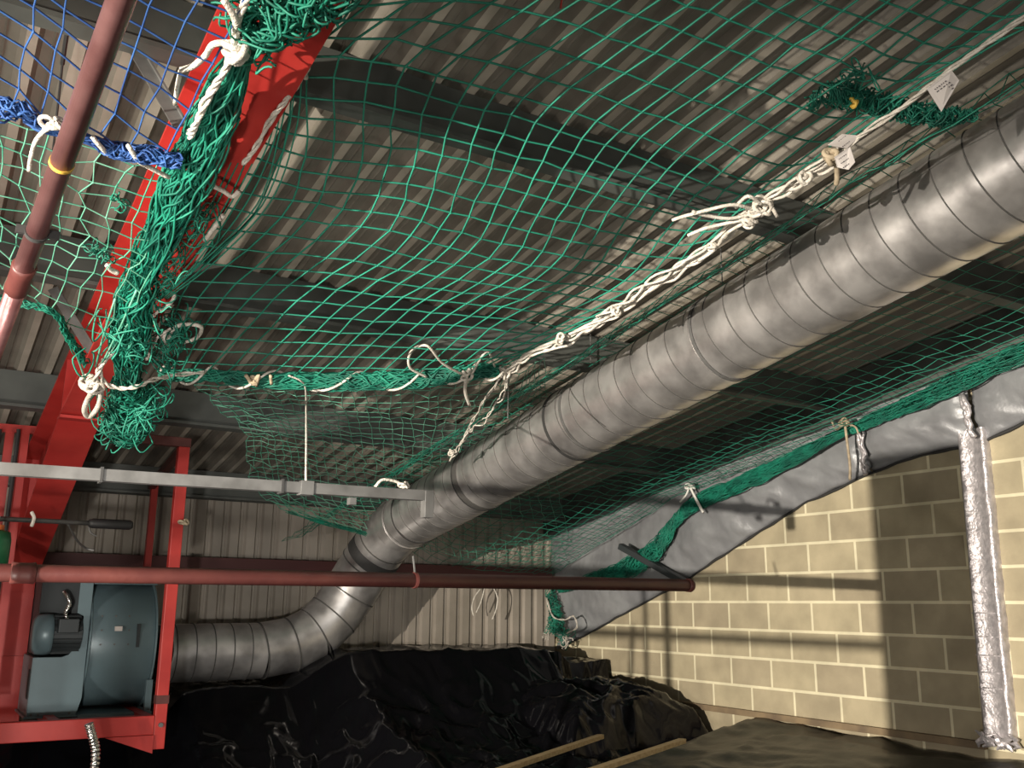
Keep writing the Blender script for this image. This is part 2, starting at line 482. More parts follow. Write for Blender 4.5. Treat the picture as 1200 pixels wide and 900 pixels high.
for i in range(1, len(drop)):
    d = (drop[min(i+1, len(drop)-1)]-drop[i-1]).normalized(); mb.mark()
    ring(mb, drop[i], d, 0.219 if i < 4 else 0.215, 0.012, 0.006)
for x in (2.30, 2.16, 2.02, 1.88, 1.74):
    mb.mark()
    ring(mb, (x, 7.61, -0.365), (1, 0, 0), 0.212, 0.008, 0.004)
mb.build('elbow_seam', M['seam'], dt)
mb = MB()
ring(mb, drop[2]*0.55+drop[1]*0.45, (drop[2]-drop[1]), 0.222, 0.09, 0.006)
mb.build('dark_band', M['gap'], dt)  # dark ring around the upper elbow
# hanger bands and wires of the duct
for yc, ztop in ((3.33, 0), (4.45, 0)):
    c = dpos(yc)
    mb = MB(); ring(mb, c, ax, DR+0.004, 0.018, 0.003)
    mb.tube([c+Vector((0, 0, DR)), Vector((c.x, c.y, roof(c.y)-0.02))], 0.004, 6)
    mb.build('hanger', M['strut'], dt)

# ------------------------------------------------------------------ extractor fan
FX0, FY, FZ, FR = 1.06, 7.28, -0.285, 0.42
fan = thing('extractor_fan', 'blue-grey centrifugal extractor fan with side motor standing on the red frame', 'fan')
def scroll(xa, xb, rad, name, m, n=56):
    mb = MB(); vs = []
    prof = []
    for i in range(n):
        t = 2*math.pi*i/n
        r = rad*(1.0+0.045*math.sin(t*1.0))
        y, z = FY-r*math.cos(t), FZ+r*math.sin(t)
        z = max(z, FZ-rad*1.0)
        prof.append((y, z))
    for X in (xa, xb):
        vs += [(X, y, z) for (y, z) in prof]
    fs = [(i, (i+1) % n, n+(i+1) % n, n+i) for i in range(n)] + [tuple(reversed(range(n))), tuple(range(n, 2*n))]
    mb.add(vs, fs)
    return mb.build(name, m, fan, smooth=False, bevel=0.004)
o = scroll(FX0, 1.46, FR, 'scroll_housing', M['fan'])
for p in o.data.polygons:
    p.use_smooth = len(p.vertices) == 4
scroll(FX0-0.012, FX0, FR+0.022, 'rim', M['fan'])
scroll(1.46, 1.472, FR+0.022, 'rim', M['fan'])
mb = MB()
mb.box((1.03, FY-0.42, -0.745), (1.48, FY+0.3, -0.70)); mb.mark(); mb.box((1.05, FY-0.40, 0.115), (1.45, FY-0.1, 0.13))
mb.mark(); mb.box((1.435, FY-0.405, -0.74), (1.475, FY-0.36, -0.50)); mb.build('base_frame', M['fan'], fan, bevel=0.003)
# side plate with sloping shoulder (facing the camera)
mb = MB()
yp = FY-0.40
poly = [(0.735, -0.70), (1.02, -0.70), (1.045, -0.60), (1.045, 0.135), (0.965, 0.135), (0.965, -0.07), (1.005, -0.09), (1.005, -0.25), (0.94, -0.33), (0.90, -0.345), (0.74, -0.345)]
n = len(poly)
mb.add([(x, yp, z) for x, z in poly]+[(x, yp+0.012, z) for x, z in poly], [tuple(range(n)), tuple(reversed(range(n, 2*n)))]+[(i, n+i, n+(i+1) % n, (i+1) % n) for i in range(n)])
mb.build('side_plate', M['fan'], fan, bevel=0.002)
mb = MB()
mb.box((0.735, yp+0.012, -0.70), (1.02, FY+0.15, -0.345)); mb.box((0.72, yp+0.0, -0.715), (1.03, FY+0.15, -0.70))
mb.build('pedestal', M['fan'], fan, bevel=0.004)
mb = MB(); mb.box((0.731, yp+0.05, -0.60), (0.7349, yp+0.12, -0.42)); mb.build('slot', M['gap'], fan)
mb = MB(); mb.box((0.76, FY-0.20, -0.335), (1.04, FY+0.26, 0.13)); mb.build('motor_guard', M['fand'], fan)
# motor: cowl, finned body
mb = MB()
yc, zc = yp+0.05, -0.205
mb.tube([(x, yc, zc) for x in (0.715, 0.722, 0.74, 0.80, 0.83)], [0.070, 0.10, 0.125, 0.128, 0.126], 40)
mb.build('motor_cowl', M['fan'], fan, smooth=True)
mb = MB(); mb.tube([(0.83, yc, zc), (1.0, yc, zc)], 0.105, 32)
for k in range(24):
    t = 2*math.pi*k/24
    d = Vector((0, math.cos(t), math.sin(t)))
    c = Vector((0.915, yc, zc))+d*0.108
    mb.bar(c-Vector((0.08, 0, 0)), c+Vector((0.08, 0, 0)), 0.004, 0.026, up=tuple(d))
mb.build('motor_body', M['fand'], fan)
mb = MB(); mb.box((0.85, yc-0.16, zc+0.01), (0.97, yc-0.08, zc+0.10)); mb.build('terminal_box', M['fand'], fan, bevel=0.006)
mb = MB(); path = cr([(0.905, yc-0.06, zc+0.08), (0.895, yc-0.05, zc+0.14), (0.915, yc-0.03, zc+0.19), (0.90, yc+0.0, zc+0.24), (0.885, yc+0.05, zc+0.27)], 14)
mb.tube(path, [0.013+0.004*math.sin(i*1.9) for i in range(len(path))], 10)
mb.build('flexible_conduit', M['foilflex'], fan, smooth=True)
mb = MB(); mb.box((1.20, FY-FR-0.0105, -0.185), (1.245, FY-FR+0.012, -0.155)); mb.build('sticker', M['paper'], fan)
mb = MB()
for ix in range(3):
    for iz in range(3):
        mb.mark(); x = 1.12+ix*0.085; z = -0.27+iz*0.09
        t = math.asin((z-FZ)/FR); y = FY-FR*(1.0+0.045*math.sin(t))*math.cos(t)
        mb.tube([(x, y-0.006, z), (x, y+0.004, z)], 0.006, 8)
for x in (0.76, 0.80, 0.98, 1.46):
    mb.mark(); mb.tube([(x, yp-0.008, -0.69), (x, yp+0.002, -0.69)], 0.007, 8)
mb.build('bolt', M['strut'], fan)
mb = MB(); mb.box((1.34, FY-FR*0.99-0.012, -0.29), (1.36, FY-FR*0.99+0.02, -0.14)); mb.build('latch_bar', M['fand'], fan)
mb = MB(); mb.tube([(1.472, 7.45, -0.34), (1.64, 7.60, -0.37)], 0.20, 40, caps=False); mb.build('flexible_connector', M['black'], fan, smooth=True)

# ------------------------------------------------------------------ red support frame
fr = thing('fan_support_frame', 'red welded steel frame carrying the fan, with posts and a gusset bracket', 'frame')
mb = MB(); mb.box((1.375, 6.27, -0.86), (1.445, 6.33, 0.98)); mb.build('post', M['red'], fr, bevel=0.004)
mb = MB(); mb.box((1.50, 7.64, -0.86), (1.55, 7.69, 0.90)); mb.build('post', M['red'], fr, bevel=0.004)
mb = MB(); mb.box((0.10, 6.27, -0.86), (0.16, 6.33, 0.98)); mb.build('post', M['red'], fr, bevel=0.004)
mb = MB(); mb.box((-0.4, 6.265, -0.775), (1.374, 6.335, -0.665)); mb.build('lower_beam', M['red'], fr, bevel=0.004)
mb = MB(); mb.box((0.78, 6.27, 0.98), (1.45, 6.33, 1.04)); mb.build('upper_beam', M['darkred'], fr, bevel=0.004)
mb = MB(); mb.bar((1.41, 6.33, 0.97), (1.50, 7.66, 0.87), 0.05, 0.05); mb.build('side_beam', M['darkred'], fr)
for xx in (0.86, 1.40):
    mb = MB(); mb.bar((xx, 6.33, -0.72), (xx, 7.75, -0.72), 0.06, 0.05); mb.build('cross_beam', M['red'], fr)
for xx in (-0.2,):
    mb = MB(); mb.box((xx, 6.3, FLOOR), (xx+0.07, 6.36, -0.77)); mb.build('leg', M['red'], fr)
mb = MB(); mb.box((1.38, 7.5, FLOOR), (1.44, 7.56, -0.745)); mb.build('leg', M['red'], fr)
mb = MB()
mb.add([(1.10, 6.255, -0.776), (1.374, 6.255, -0.776), (1.374, 6.255, -0.88), (1.10, 6.264, -0.776), (1.374, 6.264, -0.776), (1.374, 6.264, -0.88)],
       [(0, 2, 1), (3, 4, 5), (0, 1, 4, 3), (1, 2, 5, 4), (2, 0, 3, 5)])
mb.build('gusset', M['red'], fr)
mb = MB(); mb.tube([(1.41, 6.25, -0.72), (1.41, 6.27, -0.72)], 0.014, 8); mb.build('bolt', M['strut'], fr)
mb = MB(); mb.box((1.372, 6.266, -0.60), (1.448, 6.334, -0.55)); mb.build('clamp', M['darkred'], fr)

# second red frame at the left edge behind the rafter
fr2 = thing('pipe_rack', 'small red steel rack with thin dark pipes behind the rafter at the left edge', 'frame')
mb = MB(); mb.bar(hy(-30, 499, 6.8), hy(46, 505, 6.8), 0.05, 0.05); mb.build('rack_beam', M['red'], fr2)
for u0 in (12, 30):
    p = hy(u0, 503, 6.8)
    mb = MB(); mb.box((p.x-0.025, p.y-0.02, -0.6), (p.x+0.025, p.y+0.02, p.z)); mb.build('rack_post', M['red'], fr2)
for u0 in (0, 22):
    p = hy(u0, 503, 6.7)
    mb = MB(); mb.tube([(p.x, p.y, -0.6), (p.x, p.y, p.z+0.0)], 0.012, 8); mb.build('thin_pipe', M['gap'], fr2)

# ------------------------------------------------------------------ pipes and channel
def coupling(mb, p, d, r, l=0.05):
    d = Vector(d).normalized()
    mb.tube([Vector(p)-d*l/2, Vector(p)-d*l*0.46, Vector(p)-d*l*0.2, Vector(p)+d*l*0.2, Vector(p)+d*l*0.46, Vector(p)+d*l/2], [r*1.05, r*1.22, r*1.16, r*1.16, r*1.22, r*1.05], 24)
rp = thing('fire_main_pipe', 'long dark red horizontal pipe crossing in front of the duct', 'pipe')
Yr = 3.3
pa, pb = hy(0, 671, Yr), hy(806, 686, Yr)
dirr = (pb-pa).normalized()
mb = MB(); mb.tube([pa-dirr*3.0, pb], 0.027, 24); mb.build('pipe', M['darkred'], rp, smooth=True)
mb = MB(); mb.tube([pb-dirr*0.005, pb+dirr*0.015, pb+dirr*0.026, pb+dirr*0.030], [0.029, 0.030, 0.024, 0.010], 24); mb.build('end_cap', M['darkred'], rp, smooth=True)
for u0 in (27,):
    p = hy(u0, 671.5, Yr); mb = MB(); coupling(mb, p, dirr, 0.027, 0.07); mb.build('coupling', M['darkred'], rp, smooth=True)
for u0 in (486,):
    p = pa+(pb-pa)*(u0/806); p = hy(u0, 680, Yr)
    mb = MB(); ring(mb, p, dirr, 0.027, 0.012, 0.003); mb.build('clip', M['darkred'], rp)
    mb = MB(); mb.tube([p+Vector((0, 0, 0.025)), p+Vector((0, 0.02, 0.09))], 0.004, 6); mb.build('hanger_rod', M['strut'], rp)
mb = MB(); mb.bar(hx(727, 640, XW-0.30), hx(804, 683, XW-0.12), 0.05, 0.06, up=(1, 0, 0))  # dark bar set close to the foil surface
tag(mb.build('dark_slanting_bar', M['fand']), 'dark bar slanting over the net edge to the end of the red pipe', 'strap')

gp = thing('strut_channel', 'grey galvanised channel hung across the left side by a white cord', 'channel')
Yg = 3.2
ga, gb = hy(0, 549.5, Yg), hy(505, 581.5, Yg)
dg = (gb-ga).normalized()
mb = MB()
W2 = 0.0185
prof = [(-W2, -W2), (W2, -W2), (W2, W2), (0.010, W2), (0.010, W2-0.004), (W2-0.004, W2-0.004), (W2-0.004, -W2+0.004), (-W2+0.004, -W2+0.004), (-W2+0.004, W2-0.004), (-0.010, W2-0.004), (-0.010, W2), (-W2, W2)]
mb.sweep([ga-dg*3, gb], prof)
mb.build('channel', M['strut'], gp)
mb = MB(); mb.box((gb.x-0.033, Yg-0.02, gb.z-0.082), (gb.x+0.004, Yg+0.02, gb.z+0.016)); mb.build('end_bracket', M['strut'], gp, bevel=0.002)
for u0, w in ((358, 0.022), (118, 0.004), (329, 0.004)):
    p = hy(u0, 549.5+32*u0/505.0, Yg)
    mb = MB(); mb.box((p.x-w, Yg-0.024, p.z-0.024), (p.x+w, Yg+0.024, p.z+0.024)); mb.build('clip' if w > 0.01 else 'joint', M['strut'] if w > 0.01 else M['gap'], gp)
p = hy(417, 576, Yg)
mb = MB(); mb.box((p.x-0.012, Yg+0.02, p.z-0.045), (p.x+0.012, Yg+0.05, p.z-0.02)); mb.build('clip', M['strut'], gp)

tp = thing('thin_grey_conduit', 'thin grey conduit with a black sleeve in front of the red column', 'conduit')
Yt = 5.6
ta, tb = hy(0, 608, Yt), hy(104, 613, Yt)
dtt = (tb-ta).normalized()
mb = MB(); mb.tube([ta-dtt*2, tb], 0.013, 12); mb.build('tube', M['strut'], tp, smooth=True)
mb = MB(); mb.tube([tb, tb+dtt*0.02, tb+dtt*0.21, tb+dtt*0.225], [0.02, 0.027, 0.027, 0.018], 12); mb.build('black_sleeve', M['black'], tp, smooth=True)
mb = MB(); mb.tube(cr([hy(37, 600, Yt-0.03), hy(40, 607, Yt-0.04), hy(37, 617, Yt-0.03)], 4), 0.009, 8); mb.build('white_tie', M['rope'], tp)
mb = MB(); mb.tube(cr([hy(80, 615, Yt), hy(90, 633, Yt+0.1), hy(100, 642, Yt+0.2), hy(110, 645, Yt+0.2)], 6), 0.006, 6)
mb.tube(cr([hy(104, 617, Yt), hy(106, 624, Yt), hy(113, 628, Yt)], 4), 0.005, 6); mb.build('loose_wire', M['strut'], tp)

gl = thing('green_container', 'green plastic container edge standing at the far left under the thin conduit', 'container')
p = hy(-6, 645, 5.4)
mb = MB(); mb.tube([(p.x, 5.4, p.z-0.12), (p.x, 5.4, p.z-0.11), (p.x, 5.4, p.z+0.05), (p.x, 5.4, p.z+0.09), (p.x, 5.4, p.z+0.10)], [0.03, 0.065, 0.068, 0.06, 0.03], 20); mb.build('body', M['greenplastic'], gl, smooth=True)
mb = MB(); mb.tube([(p.x, 5.4, p.z+0.10), (p.x, 5.4, p.z+0.125)], 0.03, 14); mb.build('cap', mat('orange_cap', (0.6, 0.14, 0.03), 0.5), gl)
mb = MB(); mb.tube([(p.x, 5.4, p.z+0.12), (p.x, 5.4, ta.z)], 0.004, 6); mb.build('hanging_cord', M['rope'], gl)

sp = thing('sprinkler_pipe', 'maroon metallic pipe with a coupling running back past the left edge of the picture', 'pipe')
c0 = Vector(ray(141, 0)*1.68); cy = lambda Y: Vector((0.172, Y, 0.985))
# horizontal pipe parallel to the side walls
def sprp(Y):
    return Vector((0.19-(Y-1.63)*0.044, Y, 1.036-(Y-1.63)*0.235))
sd = (sprp(3)-sprp(2)).normalized()
mb = MB(); mb.tube([sprp(0.2), sprp(2.60)], 0.0245, 28); mb.build('pipe', M['maroon'], sp, smooth=True)
mb = MB(); mb.tube([sprp(2.60), sprp(4.2)], 0.0245, 28); mb.build('pipe', M['maroon'], sp, smooth=True)
mb = MB(); coupling(mb, sprp(2.62), sd, 0.0245, 0.13); mb.build('coupling', M['darkred'], sp, smooth=True)
mb = MB(); ring(mb, sprp(2.40), sd, 0.0245, 0.012, 0.003); p = sprp(2.40)
mb.bar(p+Vector((0.02, 0, 0)), p+Vector((0.05, 0.0, 0.0)), 0.012, 0.02); mb.bar(p-Vector((0.02, 0, 0)), p-Vector((0.045, 0.0, 0.0)), 0.012, 0.02)
mb.build('pipe_clamp', M['gap'], sp)
mb = MB(); ring(mb, sprp(2.12), sd, 0.0245, 0.010, 0.0012); mb.build('yellow_tape_band', M['yellow'], sp)

hw = MB(); hw.tube([hr(79, 34, 0.22), hr(73, 75, 0.22), hr(73, 76, 0.22), hr(62, 178, 0.25)], [0.007, 0.007, 0.004, 0.004], 6)
tag(hw.build('hanger_wire', M['gap']), 'thin dark hanging wire beside the maroon pipe behind the blue net', 'wire')

# ------------------------------------------------------------------ foil-wrapped beam on the right wall
def lin(pts, x):
    return float(np.interp(x, [p[0] for p in pts], [p[1] for p in pts]))
Ft = [(300, 790), (640, 640), (700, 614), (860, 549), (980, 500), (1100, 452), (1200, 411), (1500, 290), (2400, 40)]
Fb = [(640, 768), (672, 750), (690, 741), (740, 713), (800, 681), (860, 641), (905, 612), (940, 590), (980, 572), (1010, 557), (1060, 538), (1110, 525), (1145, 521), (1200, 493), (1500, 420), (2400, 250)]
top_yz = []; bot_yz = []
for u0 in range(645, 1700, 12):
    a1 = hx(u0, lin(Ft, u0), XW-0.10); b1 = hx(u0, lin(Fb, u0), XW-0.02)
    top_yz.append((a1.y, a1.z)); bot_yz.append((b1.y, b1.z))
top_yz.sort(); bot_yz.sort()
fo = thing('foil_wrapped_beam', 'beam wrapped in crinkled grey foil sheet along the top of the block wall', 'beam')
def foil_section(y0, y1, seed, name='foil_sheet'):
    n = max(6, int((y1-y0)/0.02)); rows = []
    for i in range(n+1):
        y = y0+(y1-y0)*i/n
        e = min(i, n-i)*(y1-y0)/n
        zt = lin(top_yz, y)+0.10; zb = lin(bot_yz, y)
        row = []
        K = 26
        for k in range(K+1):
            t = k/K
            z = zb+(zt-zb)*t
            bulge = 0.11*math.sin(min(1, t*2.2)*math.pi/2)*(0.75+0.25*math.sin(y*2.2+seed))
            pinch = 0.035*math.exp(-(e/0.07)**2)
            w = noise.noise(Vector((y*3.0+seed, z*9-y*2.5, seed)))*0.030+abs(noise.noise(Vector((y*7.0+seed, z*22-y*9, seed+5))))*0.022
            row.append((XW-0.012-bulge+pinch*(1 if t > .05 else 0)-w*(0.2 if k == 0 else 1), y, z))
        rows.append(row)
    mb = MB(); mb.grid(rows)
    o = mb.build(name, M['foil'], fo, smooth=True, solid=0.003)
    return o
yj1 = hx(1012, 540, XW-0.1).y; yj2 = hx(1135, 490, XW-0.1).y
foil_section(yj1+0.006, YB-0.02, 1.3)
foil_section(yj2+0.01, yj1-0.006, 4.7)
foil_section(0.2, yj2-0.01, 9.1)
mb = MB()
rows = []
for i in range(160):
    y = 0.2+(YB-0.3)*i/159
    zb = lin(bot_yz, y)
    w = 0.012*noise.noise(Vector((y*6, 3, 1)))
    rows.append((XW-0.016, y, zb-0.008+w))
mb.tube(rows, [0.009+0.006*noise.noise(Vector((p[1]*5, 0, 7))) for p in rows], 6)
mb.build('lower_edge_seal', M['gap'], fo, smooth=True)
mb = MB()
for (u0, v0), (u1, v1), s in (((1008, 500), (1014, 556), 3), ((1128, 462), (1140, 512), 5)):
    mb.mark()
    for k in range(3):
        path = [hx(u0+(u1-u0)*t+random.uniform(-4, 4), v0+(v1-v0)*t, XW-0.135) for t in np.linspace(0, 1, 8)]
        mb.tube(path, [0.008+random.uniform(0, 0.012) for _ in path], 6)
mb.build('crumpled_tape', M['tape'], fo, smooth=True)

fs_ = thing('foil_taped_strip', 'vertical strip wrapped in shiny silver foil tape on the block wall at right', 'strip')
rows = []
N = 90
for i in range(N+1):
    t = i/N
    a1 = hx(1121+(1152-1121)*t, 505+(862-505)*t, XW-0.045); b1 = hx(1154+(1188-1154)*t, 505+(862-505)*t, XW-0.045)
    row = []
    for k, (s, dx) in enumerate(((0, 0.045), (0.02, 0.0), (0.10, -0.012), (0.18, 0.004), (0.5, 0.008), (0.76, 0.004), (0.84, -0.014), (0.92, -0.012), (0.98, 0.0), (1.0, 0.045))):
        w = noise.noise(Vector((a1.z*30, k*1.7, 2)))*0.008+noise.noise(Vector((a1.z*9, k*0.9, 5)))*0.006
        row.append((XW-0.045+dx+(w if 0 < k < 9 else -0.0), a1.y+(b1.y-a1.y)*s+w*0.7, a1.z+w*0.3))
    rows.append(row)
mb = MB(); mb.grid(rows); mb.build('taped_face', M['tape'], fs_, smooth=True)
mb = MB()
for k in range(7):
    z = -0.72-0.04*noise.noise(Vector((k, 2, 3))); y = 3.45+0.2*k/6
    path = [(XW-0.05-0.02*random.random(), y+random.uniform(-0.03, 0.03), z-0.02*j+random.uniform(-0.01, 0.01)) for j in range(5)]
    mb.tube(path, [0.004, 0.018, 0.026, 0.018, 0.006], 6)
mb.build('crumpled_end', M['tape'], fs_)
mb = MB()
for zz in (-0.02, -0.16, -0.27, -0.37, -0.46):
    mb.mark(); mb.box((XW-0.052, 3.47, zz-0.004), (XW-0.040, 3.64, zz+0.003))
mb.build('tape_lap', M['tape'], fs_)

mb = MB(); n = 0
mb.add([(XW-0.17, 0.2, roof(0.2)-0.30), (XW-0.001, 0.2, roof(0.2)-0.30), (XW-0.001, 0.2, roof(0.2)-0.01), (XW-0.17, 0.2, roof(0.2)-0.01),
        (XW-0.17, YB-0.01, roof(YB)-0.30), (XW-0.001, YB-0.01, roof(YB)-0.30), (XW-0.001, YB-0.01, roof(YB)-0.01), (XW-0.17, YB-0.01, roof(YB)-0.01)],
       [(0, 3, 2, 1), (4, 5, 6, 7), (0, 1, 5, 4), (1, 2, 6, 5), (2, 3, 7, 6), (3, 0, 4, 7)])
tag(mb.build('trim_1', M['purlin']), kind='structure')
# timber rail at the foot of the visible block wall
mb = MB()
za, zb2 = hx(715, 808, XW-0.03), hx(1156, 872, XW-0.03)
mb.bar(hx(660, 806, XW-0.022), hx(1156, 874, XW-0.022), 0.04, 0.045)
mb.v = mb.v
tag(mb.build('timber_rail', M['timberd'], bevel=0.003), 'dusty brown timber rail fixed along the foot of the block wall', 'rail')

# ------------------------------------------------------------------ polythene sheets
def fbm(x, y, s):
    return noise.noise(Vector((x, y, s)))+0.5*noise.noise(Vector((x*2.1, y*2.1, s+3)))+0.25*noise.noise(Vector((x*4.3, y*4.3, s+7)))
def ridge(x, y, s):
    return 1-abs(noise.noise(Vector((x, y, s))))*2.2
def h_main(x, y):
    top = float(np.interp(x, [0, 1.58, 1.78, 2.55, 3.0, 6], [-0.86, -0.86, -0.62, -0.61, -0.375, -0.375]))-0.03*fbm(x*1.1, y*1.1, 2)
    if y > 7.25: base = top
    else:
        t = 7.25-y
        base = top-0.62*(1-math.exp(-t*1.35))-0.14*t
    # right end drops to the second, lower lump
    if x > 5.05:
        k = min(1, (x-5.05)/0.12); base = base-0.12*k
    w = 0.045*ridge(x*1.6+y*0.6, y*1.0-x*0.9, 4)+0.022*ridge(x*3.2-y, y*2.1+x*2.1, 9)+0.05*max(0, ridge(x*2.6+y*0.5, y*2.2-x*1.1, 31))**3+0.03*max(0, ridge(x*5.5-y*1.5, y*4.4+x*2.0, 37))**3+0.004*ridge(x*8+y*3, y*7-x*2, 2)
    amp = min(1, max(0.25, (7.6-y)*0.9))
    return base+(w-0.05)*amp
rows = []
nx, ny = 200, 190
for j in range(ny+1):
    y = 3.2+(8.2-3.2)*j/ny
    row = []
    for i in range(nx+1):
        x = 0.2+(5.60-0.2)*i/nx
        z = h_main(x, y)
        if y < 7.3 and x > 4.9: z = min(z, -0.62-0.06*ridge(x*5, y*4, 6)-0.25*max(0, (6.6-y)))
        row.append((x, y, z))
    rows.append(row)
mb = MB(); mb.grid(rows)
tag(mb.build('polythene_sheet', M['poly'], smooth=True, solid=0.002), 'glossy black polythene sheet heaped and folded below the ribbed back wall', 'plastic sheet')
# lower crumpled bundle at the right end of the black sheet
rows = []
for j in range(71):
    y = 5.9+1.35*j/70; row = []
    for i in range(71):
        x = 4.2+1.42*i/70
        u, v = (i/70-0.5)*2, (j/70-0.5)*2
        e = max(0, 1-max(abs(u), abs(v))**4)
        z = -1.15+0.50*e**0.5-0.10*max(0, -v)+0.05*ridge(x*3.5, y*3.5, 12)+0.03*ridge(x*8, y*8+x*3, 15)
        row.append((x, y, z))
    rows.append(row)
mb = MB(); mb.grid(rows)
tag(mb.build('polythene_bundle', M['poly'], smooth=True, solid=0.002), 'crumpled black polythene bundle in the corner against the block wall', 'plastic sheet')
# dusty sheet in the right foreground
rows = []
for j in range(101):
    y = 1.6+(5.75-1.6)*j/100; row = []
    for i in range(91):
        x = 3.3+(5.63-3.3)*i/90
        z = -0.835-0.02*(5.7-y)-0.16*max(0, 5.63-x)-0.25*max(0, 4.2-x)**2+0.022*ridge(x*3+y, y*1.6, 21)+0.012*ridge(x*7, y*5, 23)
        z -= 0.5*max(0, y-5.5)
        row.append((x, y, z))
    rows.append(row)
mb = MB(); mb.grid(rows)
tag(mb.build('polythene_cover', M['poly2'], smooth=True, solid=0.002), 'dusty olive-black polythene cover at the bottom right below the timber rail', 'plastic sheet')

# battens lying over the black sheet
def batten(p, q, label):
    mb = MB(); mb.bar(p, q, 0.05, 0.028)
    tag(mb.build('timber_batten', M['timber'], bevel=0.002), label, 'batten', 'pale sawn battens on the black sheet')
batten(hy(560, 912, 4.6), hy(704, 863, 5.6), 'pale sawn batten lying across the black sheet, left of the two')
batten(hy(660, 915, 4.2), hy(800, 868, 4.9), 'pale sawn batten lying lower right, end tucked under the dusty cover')

# ------------------------------------------------------------------ nets
def net_mesh(P, r, name, m, parent=None, sub=3, jit=0.006, seed=0, skip=None, knots=True):
    """P[j][i] grid of nodes: twine along both directions, knot at each node"""
    rnd = random.Random(seed)
    nj, ni = len(P), len(P[0])
    Q = [[Vector(P[j][i])+Vector((rnd.gauss(0, jit), rnd.gauss(0, jit), rnd.gauss(0, jit))) for i in range(ni)] for j in range(nj)]
    # alternate offset gives the zig-zag of knotted mesh
    mb = MB()
    for j in range(nj):
        seg = []
        for i in range(ni):
            if skip and skip(j, i):
                if len(seg) > 1: mb.tube(seg, r, 4, caps=False)
                seg = []
            else: seg.append(Q[j][i])
        if len(seg) > 1: mb.tube(seg, r, 4, caps=False)
    for i in range(ni):
        seg = []
        for j in range(nj):
            if skip and skip(j, i):
                if len(seg) > 1: mb.tube(seg, r, 4, caps=False)
                seg = []
            else: seg.append(Q[j][i])
        if len(seg) > 1: mb.tube(seg, r, 4, caps=False)
    if knots:
        for j in range(nj):
            for i in range(ni):
                if skip and skip(j, i): continue
                p = Q[j][i]; k = r*1.9
                mb.add([p+Vector((k, 0, 0)), p-Vector((k, 0, 0)), p+Vector((0, k, 0)), p-Vector((0, k, 0)), p+Vector((0, 0, k)), p-Vector((0, 0, k))],
                       [(0, 2, 4), (2, 1, 4), (1, 3, 4), (3, 0, 4), (2, 0, 5), (1, 2, 5), (3, 1, 5), (0, 3, 5)])
    return mb.build(name, m, parent, smooth=True)

def interp_grid(ctrl, ii, jj, ni_list, nj_list):
    """ctrl[j][i] Vectors at index positions nj_list, ni_list; Catmull-Rom in each direction"""
    def ev(ts, vs, t):
        t = max(ts[0], min(ts[-1], t))
        k = 0
        while k < len(ts)-2 and t > ts[k+1]: k += 1
        a, b = ts[k], ts[k+1]; u = (t-a)/(b-a)
        p1, p2 = vs[k], vs[k+1]
        m1 = (vs[k+1]-vs[k-1])/(ts[k+1]-ts[k-1])*(b-a) if k > 0 else (p2-p1)
        m2 = (vs[k+2]-vs[k])/(ts[k+2]-ts[k])*(b-a) if k+2 < len(vs) else (p2-p1)
        return p1*(2*u**3-3*u*u+1)+m1*(u**3-2*u*u+u)+p2*(3*u*u-2*u**3)+m2*(u**3-u*u)
    out = []
    cols = [[ev(ni_list, ctrl[j], i) for i in ii] for j in range(len(ctrl))]
    for j in jj:
        out.append([ev(nj_list, [cols[r][c] for r in range(len(ctrl))], j) for c in range(len(ii))])
    return out

def bundle(path, rad, n, r, name, m, parent, seed=0, wav=1.0, squash=(1, 1), twist=1.0):
    """gathered netting: many wandering strands following a path"""
    rnd = random.Random(seed)
    base = cr(path, 10)
    L = len(base)
    rr = rad if isinstance(rad, (list, tuple)) else [rad]*len(path)
    rads = [float(np.interp(i/(L-1)*(len(path)-1), range(len(path)), rr)) for i in range(L)]
    mb = MB()
    up = Vector((0, 0, 1))
    for k in range(n):
        ph = rnd.uniform(0, 6.28); q = math.sqrt(rnd.random()); fr1 = rnd.uniform(0.12, 0.40)*wav; fr2 = rnd.uniform(0.2, 0.7)*wav
        s0 = rnd.randint(0, int(L*0.6)); s1 = min(L, s0+rnd.randint(int(L*0.25)+3, L))
        if k < n//3: s0, s1 = 0, L
        pth = []
        for i in range(s0, s1):
            p = base[i]; d = (base[min(i+1, L-1)]-base[max(i-1, 0)]).normalized()
            a1 = d.cross(up)
            if a1.length < 0.2: a1 = d.cross(Vector((0, 1, 0)))
            a1.normalize(); b1 = d.cross(a1)
            ang = ph+(math.sin(i*fr1+ph)*1.3+math.sin(i*fr2*2+k)*0.5)*twist
            w = rads[i]*(q*0.8+0.2+0.22*math.sin(i*fr2+ph*3))
            pth.append(p+a1*math.cos(ang)*w*squash[0]+b1*math.sin(ang)*w*squash[1])
        if len(pth) > 2: mb.tube(pth, r, 4, caps=False)
    # small loops sticking out
    return mb.build(name, m, parent, smooth=True)

def loops(centres, r0, r, n, name, m, parent, seed=1, drop=0.5):
    rnd = random.Random(seed); mb = MB()
    for c in centres:
        mb.mark()
        for k in range(n):
            c2 = Vector(c)+Vector((rnd.gauss(0, r0*0.45), rnd.gauss(0, r0*0.35), rnd.gauss(0, r0*0.45)))
            a1 = Vector((rnd.gauss(0, 1), rnd.gauss(0, 1), rnd.gauss(0, 1))).normalized(); b1 = a1.orthogonal().normalized()
            R1 = r0*rnd.uniform(0.35, 0.9); R2 = r0*rnd.uniform(0.3, 0.8)
            e = rnd.uniform(4.2, 6.3)
            mb.tube([c2+a1*math.cos(t*e/14)*R1+b1*math.sin(t*e/14)*R2+Vector((0, 0, 0.15*r0*math.sin(t*0.9))) for t in range(15)], r, 4, caps=False)
    return mb.build(name, m, parent, smooth=True)

